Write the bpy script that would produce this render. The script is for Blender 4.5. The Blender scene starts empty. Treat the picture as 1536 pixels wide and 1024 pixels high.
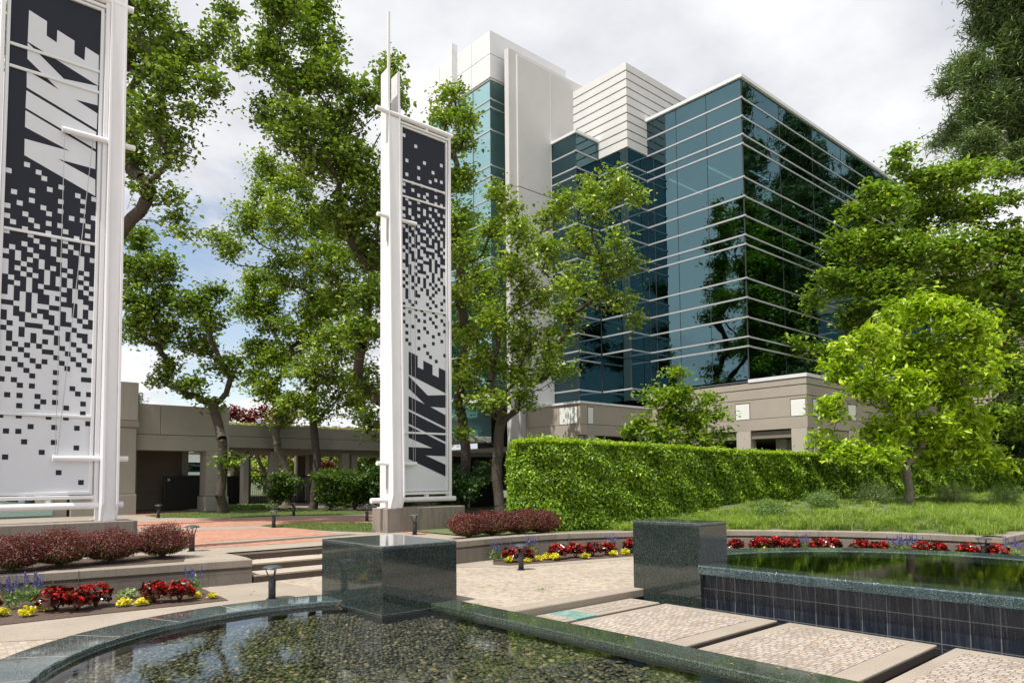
import bpy, math, random
import numpy as np
from mathutils import Vector
R = math.radians
scene = bpy.context.scene
col = scene.collection

# ------------------------------------------------------------------ camera
cam_d = bpy.data.cameras.new('camera'); cam = bpy.data.objects.new('camera', cam_d); col.objects.link(cam)
scene.camera = cam
cam_d.sensor_width = 36.0
cam_d.lens = 36.0 * 1061.676 / 1536.0
cam_d.shift_y = 142.805 / 1536.0
cam_d.clip_start = 0.05; cam_d.clip_end = 3000
PIT, ROL, YAW = 5.90554214e-02, -8.63685952e-03, 7.23627613e-01
fw = Vector((math.sin(YAW)*math.cos(PIT), math.cos(YAW)*math.cos(PIT), math.sin(PIT)))
r0 = fw.cross(Vector((0, 0, 1))).normalized(); u0 = r0.cross(fw)
r1 = r0*math.cos(ROL) + u0*math.sin(ROL); u1 = -r0*math.sin(ROL) + u0*math.cos(ROL)
from mathutils import Matrix
cam.matrix_world = Matrix(((r1.x, u1.x, -fw.x, 0), (r1.y, u1.y, -fw.y, 0), (r1.z, u1.z, -fw.z, 1.8), (0, 0, 0, 1)))

# ------------------------------------------------------------------ sky, clouds and sun
SUN_EL, SUN_DX, SUN_DY = 66.0, -1.0, -0.07          # direction towards the sun
w = bpy.data.worlds.new('World'); scene.world = w; w.use_nodes = True
nt = w.node_tree; nt.nodes.clear()
def N(t, **k):
    n = nt.nodes.new(t)
    for a, b in k.items(): setattr(n, a, b)
    return n
L = nt.links.new
out = N('ShaderNodeOutputWorld'); bg = N('ShaderNodeBackground'); bg.inputs[1].default_value = 1.0
sky = N('ShaderNodeTexSky'); sky.sky_type = 'NISHITA'; sky.sun_disc = False
sky.sun_elevation = R(SUN_EL); sky.sun_rotation = math.atan2(SUN_DX, SUN_DY)
sky.air_density = 1.0; sky.dust_density = 0.6; sky.ozone_density = 1.2
tc = N('ShaderNodeTexCoord')
sep = N('ShaderNodeSeparateXYZ'); L(tc.outputs['Generated'], sep.inputs[0])
zc = N('ShaderNodeMath', operation='ADD'); zc.inputs[1].default_value = 0.22; L(sep.outputs[2], zc.inputs[0])
zm = N('ShaderNodeMath', operation='MAXIMUM'); zm.inputs[1].default_value = 0.06; L(zc.outputs[0], zm.inputs[0])
dx = N('ShaderNodeMath', operation='DIVIDE'); L(sep.outputs[0], dx.inputs[0]); L(zm.outputs[0], dx.inputs[1])
dy = N('ShaderNodeMath', operation='DIVIDE'); L(sep.outputs[1], dy.inputs[0]); L(zm.outputs[0], dy.inputs[1])
cb = N('ShaderNodeCombineXYZ'); L(dx.outputs[0], cb.inputs[0]); L(dy.outputs[0], cb.inputs[1])
n1 = N('ShaderNodeTexNoise'); n1.inputs['Scale'].default_value = 1.15; n1.inputs['Detail'].default_value = 9; n1.inputs['Roughness'].default_value = .58; n1.inputs['Distortion'].default_value = .35
mp = N('ShaderNodeMapping'); mp.inputs['Location'].default_value = (3.1, 1.7, .4); L(cb.outputs[0], mp.inputs[0]); L(mp.outputs[0], n1.inputs[0])
n2 = N('ShaderNodeTexNoise'); n2.inputs['Scale'].default_value = 1.2; n2.inputs['Detail'].default_value = 8; n2.inputs['Roughness'].default_value = .55; L(mp.outputs[0], n2.inputs[0])
# the clear patch low in the north-north-east, and cloud everywhere else
dot = N('ShaderNodeVectorMath', operation='DOT_PRODUCT'); L(tc.outputs['Generated'], dot.inputs[0]); dot.inputs[1].default_value = (.296, .932, .20)
gap = N('ShaderNodeMapRange'); gap.inputs[1].default_value = .945; gap.inputs[2].default_value = .998; gap.inputs[3].default_value = .34; gap.inputs[4].default_value = .02; L(dot.outputs['Value'], gap.inputs[0])
ad = N('ShaderNodeMath', operation='ADD'); L(n1.outputs[0], ad.inputs[0]); L(gap.outputs[0], ad.inputs[1])
cm = N('ShaderNodeMapRange'); cm.interpolation_type = 'SMOOTHSTEP'; cm.inputs[1].default_value = .46; cm.inputs[2].default_value = .60; L(ad.outputs[0], cm.inputs[0])
cr = N('ShaderNodeValToRGB'); L(n2.outputs[0], cr.inputs[0])
cr.color_ramp.elements[0].position = .38; cr.color_ramp.elements[0].color = (.61, .625, .675, 1)
cr.color_ramp.elements[1].position = .58; cr.color_ramp.elements[1].color = (.985, .985, .99, 1)
sm = N('ShaderNodeMix', data_type='RGBA', blend_type='MULTIPLY'); sm.inputs[0].default_value = 1
L(sky.outputs[0], sm.inputs[6]); sm.inputs[7].default_value = (.19, .165, .145, 1)
mx = N('ShaderNodeMix', data_type='RGBA'); L(cm.outputs[0], mx.inputs[0]); L(sm.outputs[2], mx.inputs[6]); L(cr.outputs[0], mx.inputs[7])
L(mx.outputs[2], bg.inputs[0]); L(bg.outputs[0], out.inputs[0])

sd = bpy.data.lights.new('sun', 'SUN'); sd.energy = 5.0; sd.angle = R(.55); sd.color = (1, .955, .88)
sun = bpy.data.objects.new('sun', sd); col.objects.link(sun)
hd = Vector((SUN_DX, SUN_DY, 0)).normalized() * math.cos(R(SUN_EL)) + Vector((0, 0, math.sin(R(SUN_EL))))
sun.rotation_euler = hd.to_track_quat('Z', 'Y').to_euler()
scene.view_settings.view_transform = 'Standard'; scene.view_settings.look = 'None'
scene.view_settings.exposure = 0.22; scene.view_settings.gamma = 1.0
scene.render.engine = 'CYCLES'
scene.cycles.max_bounces = 8; scene.cycles.transparent_max_bounces = 12

# ------------------------------------------------------------------ materials
M = {}
def newmat(name):
    m = bpy.data.materials.new(name); m.use_nodes = True
    t = m.node_tree; b = t.nodes['Principled BSDF']; M[name] = m
    return m, t, b
def noise(t, scale, detail=4, rough=.6, vec=None):
    n = t.nodes.new('ShaderNodeTexNoise'); n.inputs['Scale'].default_value = scale
    n.inputs['Detail'].default_value = detail; n.inputs['Roughness'].default_value = rough
    if vec is None:
        g = t.nodes.new('ShaderNodeNewGeometry'); vec = g.outputs['Position']
    t.links.new(vec, n.inputs['Vector'])
    return n
def ramp(t, fac, stops):
    r = t.nodes.new('ShaderNodeValToRGB'); t.links.new(fac, r.inputs[0])
    e = r.color_ramp.elements
    while len(e) < len(stops): e.new(.5)
    for k, (p, c) in enumerate(stops): e[k].position = p; e[k].color = (*c, 1)
    return r
def mixc(t, fac, a, b, mode='MIX'):
    m = t.nodes.new('ShaderNodeMix'); m.data_type = 'RGBA'; m.blend_type = mode
    for s, v in ((m.inputs[0], fac), (m.inputs[6], a), (m.inputs[7], b)):
        if hasattr(v, 'is_linked') or hasattr(v, 'links'): t.links.new(v, s)
        elif isinstance(v, tuple): s.default_value = (*v, 1)
        else: s.default_value = v
    return m.outputs[2]
def bump(t, b, h, dist, strength=1):
    u = t.nodes.new('ShaderNodeBump'); u.inputs['Distance'].default_value = dist; u.inputs['Strength'].default_value = strength
    t.links.new(h, u.inputs['Height']); t.links.new(u.outputs[0], b.inputs['Normal']); return u
def sc(c, k): return tuple(min(1, x*k) for x in c)
def stone(name, c, rough=.85, var=.18, big=1.2, fine=90, bd=.0015, speck=.12, stain=0.0):
    m, t, b = newmat(name)
    a = noise(t, big, 5); f = noise(t, fine, 2)
    r = ramp(t, a.outputs[0], [(.3, sc(c, 1-var)), (.7, sc(c, 1+var))])
    o = mixc(t, speck, r.outputs[0], ramp(t, f.outputs[0], [(.35, sc(c, .35)), (.65, sc(c, 1.7))]).outputs[0])
    if stain:
        mp_ = t.nodes.new('ShaderNodeMapping'); mp_.inputs['Scale'].default_value = (9, 9, .7)
        g = t.nodes.new('ShaderNodeNewGeometry'); t.links.new(g.outputs['Position'], mp_.inputs[0])
        s = noise(t, 1, 5, .7, mp_.outputs[0])
        k = ramp(t, s.outputs[0], [(.5, (0, 0, 0)), (.75, (1, 1, 1))])
        o = mixc(t, k.outputs[0], o, mixc(t, stain, o, sc(c, .45)))
    t.links.new(o, b.inputs['Base Color']); b.inputs['Roughness'].default_value = rough
    bump(t, b, f.outputs[0], bd)
    return m
def plain(name, c, rough=.5, metal=0, var=.06, spec=.5):
    m, t, b = newmat(name); a = noise(t, 3, 5)
    r = ramp(t, a.outputs[0], [(.3, sc(c, 1-var)), (.7, sc(c, 1+var))])
    t.links.new(r.outputs[0], b.inputs['Base Color']); b.inputs['Roughness'].default_value = rough
    b.inputs['Metallic'].default_value = metal; b.inputs['Specular IOR Level'].default_value = spec
    return m
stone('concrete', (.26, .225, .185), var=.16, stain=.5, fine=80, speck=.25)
stone('concrete_shaded', (.185, .16, .132), var=.2, stain=.6, fine=80, speck=.3)
stone('plinth_concrete', (.24, .205, .175), var=.14, stain=.9, fine=70, speck=.2)
stone('concrete_floor', (.285, .243, .198), var=.14, fine=70, bd=.002, speck=.3)
stone('aggregate_and_riser_shade', (.075, .057, .045), var=.3, fine=120, speck=.5)
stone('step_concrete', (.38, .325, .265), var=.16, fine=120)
stone('tower_concrete', (.58, .57, .565), var=.05, big=.5, fine=40, speck=.08)
stone('base_stone', (.385, .335, .285), var=.07, big=.8, fine=60, speck=.22)
stone('pier_stone', (.46, .41, .365), var=.06, big=.8, fine=60, speck=.18)
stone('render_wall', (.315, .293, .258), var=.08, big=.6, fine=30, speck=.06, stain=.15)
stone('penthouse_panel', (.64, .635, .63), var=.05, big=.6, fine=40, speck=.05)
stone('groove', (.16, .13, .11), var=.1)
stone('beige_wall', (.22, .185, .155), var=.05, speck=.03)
stone('soil', (.085, .055, .04), var=.4, big=6, fine=55, bd=.02, speck=.6)
stone('bark', (.065, .050, .040), var=.5, big=9, fine=35, bd=.012, speck=.45)
stone('bark_moss', (.17, .145, .115), var=.4, big=7, fine=30, bd=.01, speck=.4)
stone('white_metal', (.78, .77, .79), rough=.4, var=.03, speck=.01, stain=.16, bd=.0001)
M['white_metal'].node_tree.nodes['Principled BSDF'].inputs['Roughness'].default_value = .38
plain('metal_panel', (.72, .72, .74), .35, var=.02)
plain('rail_metal', (.48, .49, .51), .35, .3, var=.03)
plain('dark_metal', (.03, .03, .034), .5)
plain('bollard_metal', (.028, .03, .034), .42)
plain('bollard_cap', (.05, .056, .065), .45)
plain('mullion', (.045, .05, .055), .4)
plain('panel_white', (.66, .68, .72), .35, var=.015)
plain('panel_dark', (.017, .019, .030), .5, var=.03, spec=.25)
plain('white_square', (.80, .80, .78), .6, var=.02)
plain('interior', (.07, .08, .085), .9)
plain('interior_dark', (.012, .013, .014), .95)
plain('steel_cable', (.45, .45, .46), .4, .6)
plain('gate_black', (.008, .008, .009), .6)
plain('white_wall', (.72, .74, .78), .7)
plain('rubber', (.012, .012, .012), .5)
plain('tile_black', (.016, .018, .024), .18)

def granite(name, c, rough=.12, grain=150, amt=.8, wet=False):
    m, t, b = newmat(name)
    g = t.nodes.new('ShaderNodeNewGeometry')
    v = t.nodes.new('ShaderNodeTexVoronoi'); v.inputs['Scale'].default_value = grain; t.links.new(g.outputs['Position'], v.inputs['Vector'])
    s = t.nodes.new('ShaderNodeSeparateColor'); t.links.new(v.outputs['Color'], s.inputs[0])
    r = ramp(t, s.outputs[0], [(0, sc(c, .35)), (.55, sc(c, .8)), (.8, sc(c, 1.4)), (1, sc(c, 4.0))])
    b2 = noise(t, 2.5, 4)
    o = mixc(t, .5, r.outputs[0], mixc(t, 1.0, r.outputs[0], ramp(t, b2.outputs[0], [(.3, (.55, .6, .6)), (.7, (1.3, 1.25, 1.2))]).outputs[0], 'MULTIPLY'))
    t.links.new(o, b.inputs['Base Color'])
    n = noise(t, 6, 5)
    rr = t.nodes.new('ShaderNodeMapRange'); rr.inputs[3].default_value = rough*.6; rr.inputs[4].default_value = rough*1.8
    t.links.new(n.outputs[0], rr.inputs[0]); t.links.new(rr.outputs[0], b.inputs['Roughness'])
    b.inputs['Specular IOR Level'].default_value = .85
    return m
granite('granite', (.026, .035, .032), .06)
granite('granite_top', (.06, .075, .075), .05)
granite('granite_rim', (.055, .078, .078), .03)
granite('granite_wet', (.04, .055, .04), .06)

def setts(name, scale, c1, c2, c3, joint, warp, bd=.004):
    m, t, b = newmat(name)
    g = t.nodes.new('ShaderNodeNewGeometry')
    n = noise(t, 1.3, 2); n_f = noise(t, 9, 2)
    va = t.nodes.new('ShaderNodeVectorMath'); va.operation = 'MULTIPLY_ADD'
    t.links.new(n.outputs['Color'], va.inputs[0]); va.inputs[1].default_value = (warp, warp, 0); t.links.new(g.outputs['Position'], va.inputs[2])
    vb = t.nodes.new('ShaderNodeVectorMath'); vb.operation = 'MULTIPLY_ADD'
    t.links.new(n_f.outputs['Color'], vb.inputs[0]); vb.inputs[1].default_value = (.030, .030, 0); t.links.new(va.outputs[0], vb.inputs[2])
    rot = t.nodes.new('ShaderNodeMapping'); rot.inputs['Rotation'].default_value = (0, 0, R(90)); t.links.new(vb.outputs[0], rot.inputs[0])
    br = t.nodes.new('ShaderNodeTexBrick'); t.links.new(rot.outputs[0], br.inputs['Vector'])
    br.inputs['Scale'].default_value = 1; br.inputs['Brick Width'].default_value = scale; br.inputs['Row Height'].default_value = scale*.92
    br.inputs['Mortar Size'].default_value = .006; br.inputs['Mortar Smooth'].default_value = .25; br.inputs['Bias'].default_value = 0
    br.offset = .5; br.squash = 1.25; br.squash_frequency = 3
    br.inputs['Color1'].default_value = (0, 0, 0, 1); br.inputs['Color2'].default_value = (1, 1, 1, 1); br.inputs['Mortar'].default_value = (.5, .5, .5, 1)
    cc = ramp(t, br.outputs['Color'], [(0, sc(c1, .86)), (.3, c1), (.6, c2), (.9, c2), (1, c3)])
    st = noise(t, .8, 5); big = ramp(t, st.outputs[0], [(.3, (.84, .83, .82)), (.7, (1.1, 1.1, 1.1))])
    o = mixc(t, br.outputs['Fac'], mixc(t, 1.0, cc.outputs[0], big.outputs[0], 'MULTIPLY'), joint)
    fn = noise(t, 160, 2)
    o = mixc(t, .25, o, mixc(t, 1.0, o, ramp(t, fn.outputs[0], [(.3, (.45, .45, .45)), (.7, (1.6, 1.6, 1.6))]).outputs[0], 'MULTIPLY'))
    t.links.new(o, b.inputs['Base Color']); b.inputs['Roughness'].default_value = .85
    inv = t.nodes.new('ShaderNodeMath'); inv.operation = 'SUBTRACT'; inv.inputs[0].default_value = 1; t.links.new(br.outputs['Fac'], inv.inputs[1])
    hm = t.nodes.new('ShaderNodeMath'); hm.operation = 'MULTIPLY_ADD'; t.links.new(fn.outputs[0], hm.inputs[0]); hm.inputs[1].default_value = .3; t.links.new(inv.outputs[0], hm.inputs[2])
    bump(t, b, hm.outputs[0], bd)
    return m
setts('setts', .085, (.34, .29, .23), (.42, .365, .30), (.42, .30, .20), (.29, .245, .195), .10)
setts('setts_pad', .084, (.33, .28, .235), (.40, .348, .30), (.40, .28, .20), (.15, .12, .095), .14)
setts('brick_paving', .11, (.37, .165, .105), (.44, .215, .145), (.33, .145, .10), (.31, .20, .15), .0, .002)

def leafmat(name, stops, trans=.35, rough=.42, tcol=None, spec=.4):
    m, t, b = newmat(name)
    g = t.nodes.new('ShaderNodeNewGeometry')
    r = ramp(t, g.outputs['Random Per Island'], stops)
    n = noise(t, .9, 3); k = ramp(t, n.outputs[0], [(.3, (.78, .82, .85)), (.7, (1.22, 1.15, 1.0))])
    o = mixc(t, 1.0, r.outputs[0], k.outputs[0], 'MULTIPLY')
    t.links.new(o, b.inputs['Base Color']); b.inputs['Roughness'].default_value = rough; b.inputs['Specular IOR Level'].default_value = spec
    tr = t.nodes.new('ShaderNodeBsdfTranslucent')
    tcx = mixc(t, 1.0, o, tcol or (1.5, 1.7, .6), 'MULTIPLY'); t.links.new(tcx, tr.inputs['Color'])
    ms = t.nodes.new('ShaderNodeMixShader'); ms.inputs[0].default_value = trans
    t.links.new(b.outputs[0], ms.inputs[1]); t.links.new(tr.outputs[0], ms.inputs[2])
    t.links.new(ms.outputs[0], t.nodes['Material Output'].inputs[0])
    return m
leafmat('leaf_pear', [(0, (.055, .105, .014)), (.5, (.135, .215, .028)), (.85, (.23, .325, .045)), (1, (.34, .43, .075))], trans=.2, tcol=(1.6, 1.75, .6))
leafmat('leaf_pear_light', [(0, (.08, .145, .016)), (.5, (.19, .285, .03)), (.85, (.31, .41, .05)), (1, (.44, .52, .09))], trans=.2, tcol=(1.6, 1.75, .6))
leafmat('leaf_maple', [(0, (.075, .145, .016)), (.5, (.17, .285, .03)), (.9, (.28, .41, .05)), (1, (.42, .42, .08))], trans=.22, tcol=(1.6, 1.75, .6))
leafmat('leaf_magnolia', [(0, (.14, .24, .010)), (.5, (.28, .42, .014)), (.9, (.42, .55, .025)), (1, (.54, .62, .08))], trans=.25, rough=.38)
leafmat('leaf_young', [(0, (.08, .14, .012)), (.5, (.16, .25, .02)), (1, (.28, .37, .04))])
leafmat('leaf_dark', [(0, (.022, .055, .014)), (.6, (.045, .10, .022)), (1, (.09, .17, .04))], trans=.2)
leafmat('needles', [(0, (.045, .085, .035)), (.6, (.13, .20, .07)), (1, (.26, .33, .12))], trans=.12, rough=.5)
leafmat('leaf_red_maple', [(0, (.07, .016, .014)), (.6, (.15, .03, .022)), (1, (.24, .06, .035))], trans=.3, tcol=(1.5, .7, .6))
leafmat('leaf_barberry', [(0, (.038, .009, .008)), (.5, (.10, .018, .016)), (.85, (.20, .048, .040)), (1, (.38, .17, .14))], trans=.25, tcol=(1.5, .6, .5))
leafmat('leaf_hedge_tip', [(0, (.16, .26, .012)), (.5, (.27, .38, .02)), (1, (.42, .50, .05))], trans=.35)
leafmat('leaf_under', [(0, (.03, .07, .01)), (1, (.09, .15, .02))], trans=.3)
leafmat('leaf_hedge', [(0, (.050, .115, .006)), (.5, (.14, .26, .012)), (.88, (.28, .44, .02)), (1, (.45, .60, .05))], trans=.25, rough=.42, spec=.4)
leafmat('leaf_shrub', [(0, (.03, .07, .012)), (.5, (.07, .13, .02)), (1, (.16, .24, .04))], trans=.3)
leafmat('leaf_begonia', [(0, (.022, .008, .006)), (.6, (.075, .018, .010)), (1, (.17, .045, .018))], trans=.2, rough=.25, tcol=(1.6, .5, .4), spec=.7)
leafmat('petal_red', [(0, (.42, .008, .010)), (.6, (.62, .018, .020)), (1, (.75, .06, .06))], trans=.25, tcol=(1.2, .5, .4))
leafmat('leaf_coleus', [(0, (.50, .46, .015)), (.6, (.68, .62, .03)), (1, (.78, .74, .10))], trans=.3, tcol=(1.2, 1.2, .6))
leafmat('petal_blue', [(0, (.07, .05, .30)), (.6, (.13, .10, .46)), (1, (.22, .18, .60))], trans=.25, tcol=(1, .9, 1.3))
leafmat('leaf_salvia', [(0, (.07, .14, .035)), (1, (.21, .32, .09))], trans=.25)
leafmat('leaf_dusty', [(0, (.17, .24, .09)), (1, (.36, .44, .20))], trans=.2)
leafmat('grass_blade', [(0, (.065, .13, .014)), (.55, (.19, .30, .035)), (.9, (.34, .44, .09)), (1, (.62, .58, .36))], trans=.3, rough=.5)
leafmat('lawn_blade', [(0, (.05, .10, .015)), (.7, (.11, .17, .03)), (1, (.22, .24, .07))], trans=.25, rough=.6)
leafmat('leaf_roof', [(0, (.20, .24, .03)), (1, (.42, .40, .08))], trans=.2)
leafmat('dead_leaf', [(0, (.18, .10, .04)), (1, (.42, .26, .10))], trans=.1)
leafmat('cherry_hint', [(0, (.15, .07, .04)), (1, (.28, .15, .08))], trans=.2)
stone('lawn_base', (.10, .13, .035), var=.35, big=2, fine=60, bd=.01, speck=.5)
stone('terrain', (.09, .115, .04), var=.3, big=.3, fine=20, bd=.01, speck=.4)

# glass of the office block: tinted, mirror-like, a little of the dark rooms shows through
def glassmat(name, tint, see, seecol):
    m, t, b = newmat(name); t.nodes.remove(b)
    gl = t.nodes.new('ShaderNodeBsdfGlossy'); gl.inputs['Roughness'].default_value = .012
    lw = t.nodes.new('ShaderNodeLayerWeight'); lw.inputs['Blend'].default_value = .35
    cx = ramp(t, lw.outputs['Facing'], [(0, tint), (.65, sc(tint, 1.25)), (1, (.9, .95, 1))])
    t.links.new(cx.outputs[0], gl.inputs['Color'])
    n = noise(t, .55, 2); u = t.nodes.new('ShaderNodeBump'); u.inputs['Distance'].default_value = .010; u.inputs['Strength'].default_value = 1
    t.links.new(n.outputs[0], u.inputs['Height']); ge = t.nodes.new('ShaderNodeNewGeometry')
    wn_ = t.nodes.new('ShaderNodeTexWhiteNoise'); wn_.noise_dimensions = '1D'; t.links.new(ge.outputs['Random Per Island'], wn_.inputs['W'])
    v1 = t.nodes.new('ShaderNodeVectorMath'); v1.operation = 'MULTIPLY_ADD'; t.links.new(wn_.outputs['Color'], v1.inputs[0]); v1.inputs[1].default_value = (.012, .012, .012); v1.inputs[2].default_value = (-.006, -.006, -.006)
    v2 = t.nodes.new('ShaderNodeVectorMath'); v2.operation = 'ADD'; t.links.new(v1.outputs[0], v2.inputs[0]); t.links.new(u.outputs[0], v2.inputs[1])
    v3 = t.nodes.new('ShaderNodeVectorMath'); v3.operation = 'NORMALIZE'; t.links.new(v2.outputs[0], v3.inputs[0]); t.links.new(v3.outputs[0], gl.inputs['Normal'])
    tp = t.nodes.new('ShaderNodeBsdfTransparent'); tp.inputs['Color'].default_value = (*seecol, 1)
    ad_ = t.nodes.new('ShaderNodeAddShader')
    t.links.new(gl.outputs[0], ad_.inputs[0]); t.links.new(tp.outputs[0], ad_.inputs[1])
    t.links.new(ad_.outputs[0], t.nodes['Material Output'].inputs[0])
    return m
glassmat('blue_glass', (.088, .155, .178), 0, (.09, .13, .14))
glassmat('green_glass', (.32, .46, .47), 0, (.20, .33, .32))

# pond water: clear, mirror at a low angle
m, t, b = newmat('water'); t.nodes.remove(b)
gl = t.nodes.new('ShaderNodeBsdfGlossy'); gl.inputs['Roughness'].default_value = .0
tp = t.nodes.new('ShaderNodeBsdfTransparent'); tp.inputs['Color'].default_value = (.87, .89, .83, 1)
fr = t.nodes.new('ShaderNodeFresnel'); fr.inputs['IOR'].default_value = 1.65
ms = t.nodes.new('ShaderNodeMixShader')
na = noise(t, 9, 3, .5); nb = noise(t, 38, 2, .5)
am = t.nodes.new('ShaderNodeMath'); am.operation = 'MULTIPLY_ADD'; t.links.new(nb.outputs[0], am.inputs[0]); am.inputs[1].default_value = .22; t.links.new(na.outputs[0], am.inputs[2])
bu = t.nodes.new('ShaderNodeBump'); bu.inputs['Distance'].default_value = .00055; t.links.new(am.outputs[0], bu.inputs['Height'])
t.links.new(bu.outputs[0], gl.inputs['Normal']); t.links.new(bu.outputs[0], fr.inputs['Normal'])
t.links.new(fr.outputs[0], ms.inputs[0]); t.links.new(tp.outputs[0], ms.inputs[1]); t.links.new(gl.outputs[0], ms.inputs[2])
t.links.new(ms.outputs[0], t.nodes['Material Output'].inputs[0])
# falling water film over the black tiles
m, t, b = newmat('tile_wall')
g = t.nodes.new('ShaderNodeNewGeometry')
sx = t.nodes.new('ShaderNodeSeparateXYZ'); t.links.new(g.outputs['Position'], sx.inputs[0])
cx = t.nodes.new('ShaderNodeCombineXYZ'); t.links.new(sx.outputs[1], cx.inputs[0]); t.links.new(sx.outputs[2], cx.inputs[1])
mpn = t.nodes.new('ShaderNodeMapping'); mpn.inputs['Location'].default_value = (0, .18, 0); t.links.new(cx.outputs[0], mpn.inputs[0])
br = t.nodes.new('ShaderNodeTexBrick'); br.offset = 0; t.links.new(mpn.outputs[0], br.inputs['Vector'])
br.inputs['Scale'].default_value = 1; br.inputs['Brick Width'].default_value = .30; br.inputs['Row Height'].default_value = .30; br.inputs['Mortar Size'].default_value = .006
br.inputs['Color1'].default_value = (.010, .012, .018, 1); br.inputs['Color2'].default_value = (.022, .026, .036, 1); br.inputs['Mortar'].default_value = (.15, .15, .14, 1)
ms_ = t.nodes.new('ShaderNodeMapping'); ms_.inputs['Scale'].default_value = (1, 17, 1.0); t.links.new(g.outputs['Position'], ms_.inputs[0])
sn = noise(t, 1, 5, .65, ms_.outputs[0]); k = ramp(t, sn.outputs[0], [(.52, (0, 0, 0)), (.85, (.055, .065, .08))])
o = mixc(t, 1.0, br.outputs[0], k.outputs[0], 'ADD'); t.links.new(o, b.inputs['Base Color']); b.inputs['Roughness'].default_value = .14
bump(t, b, sn.outputs[0], .012)
# cascading film
m, t, b = newmat('water_film'); t.nodes.remove(b)
g = t.nodes.new('ShaderNodeNewGeometry'); ms_ = t.nodes.new('ShaderNodeMapping'); ms_.inputs['Scale'].default_value = (1, 30, 1.2); t.links.new(g.outputs['Position'], ms_.inputs[0])
sn = noise(t, 1, 4, .7, ms_.outputs[0])
gl = t.nodes.new('ShaderNodeBsdfGlossy'); gl.inputs['Roughness'].default_value = .12; gl.inputs['Color'].default_value = (.9, .95, 1, 1)
df = t.nodes.new('ShaderNodeBsdfDiffuse'); df.inputs['Color'].default_value = (.7, .78, .85, 1)
bu = t.nodes.new('ShaderNodeBump'); bu.inputs['Distance'].default_value = .02; t.links.new(sn.outputs[0], bu.inputs['Height']); t.links.new(bu.outputs[0], gl.inputs['Normal'])
tp = t.nodes.new('ShaderNodeBsdfTransparent'); tp.inputs['Color'].default_value = (.95, .97, 1, 1)
mg = t.nodes.new('ShaderNodeMixShader'); mg.inputs[0].default_value = .45; t.links.new(gl.outputs[0], mg.inputs[1]); t.links.new(df.outputs[0], mg.inputs[2])
k = ramp(t, sn.outputs[0], [(.5, (.0, .0, .0)), (.85, (.10, .10, .10))])
mf = t.nodes.new('ShaderNodeMixShader'); t.links.new(k.outputs[0], mf.inputs[0]); t.links.new(tp.outputs[0], mf.inputs[1]); t.links.new(mg.outputs[0], mf.inputs[2])
t.links.new(mf.outputs[0], t.nodes['Material Output'].inputs[0])
# pebbles
m, t, b = newmat('pebble')
g = t.nodes.new('ShaderNodeNewGeometry')
r = ramp(t, g.outputs['Random Per Island'], [(0, (.024, .029, .023)), (.3, (.054, .062, .044)), (.55, (.110, .108, .070)), (.75, (.066, .080, .074)), (.9, (.17, .145, .088)), (1, (.31, .255, .165))])
n = noise(t, 30, 3); o = mixc(t, .6, r.outputs[0], mixc(t, 1.0, r.outputs[0], ramp(t, n.outputs[0], [(.3, (.6, .6, .6)), (.7, (1.4, 1.4, 1.3))]).outputs[0], 'MULTIPLY'))
t.links.new(o, b.inputs['Base Color']); b.inputs['Roughness'].default_value = .45
# lamp seen through the glass, lit skylight pane in the paving
m, t, b = newmat('lamp_light'); b.inputs['Base Color'].default_value = (.9, .9, .85, 1); b.inputs['Emission Color'].default_value = (1, .95, .8, 1); b.inputs['Emission Strength'].default_value = 6
m, t, b = newmat('glass_block'); b.inputs['Base Color'].default_value = (.16, .32, .28, 1); b.inputs['Roughness'].default_value = .12
n = noise(t, 8, 4); t.links.new(ramp(t, n.outputs[0], [(.3, (.10, .24, .21)), (.7, (.30, .46, .42))]).outputs[0], b.inputs['Base Color'])

# measured data: polygons, tree crowns (x, y, z, r) and banner graphics
POLYS = {"brickA":[[5.15,16.59],[5.68,16.26],[7.96,15.89],[7.57,15.1],[6.59,15.05],[5.23,15.19],[4.8,15.43]],"brickB":[[5.02,21.33],[6.36,21.3],[9.06,20.05],[8.82,16.79],[5.22,16.75],[4.66,18.91]],"brickC":[[6.5,27.33],[8.97,26.89],[13.86,23.8],[12.09,20.76],[10.2,21.9],[8.67,21.67],[5.58,23.41]],"lawn1":[[8.0,31.76],[11.4,34.1],[14.15,32.8],[16.3,29.98],[14.66,25.18],[12.31,26.46],[9.15,27.36],[7.94,29.89]],"lawn2":[[8.61,21.41],[9.88,21.75],[11.72,20.12],[9.71,16.47],[9.1,17.86],[8.92,19.63]],"concL":[[1.14,11.1],[2.24,11.02],[3.16,10.96],[3.96,10.96],[4.18,12.39],[4.91,12.53],[5.18,12.26],[5.35,11.04],[5.25,10.47],[4.43,10.62],[3.85,10.66],[3.04,10.79],[2.12,10.51],[1.08,10.47]],"concR":[[9.23,12.18],[10.05,12.03],[10.05,10.85],[13.0,10.53],[12.57,10.19],[9.54,10.3],[9.41,11.26],[8.68,11.46]],"soilL":[[1.14,11.1],[2.24,11.02],[3.16,10.96],[3.96,10.96],[4.18,12.39],[1.37,13.49]]}
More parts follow.
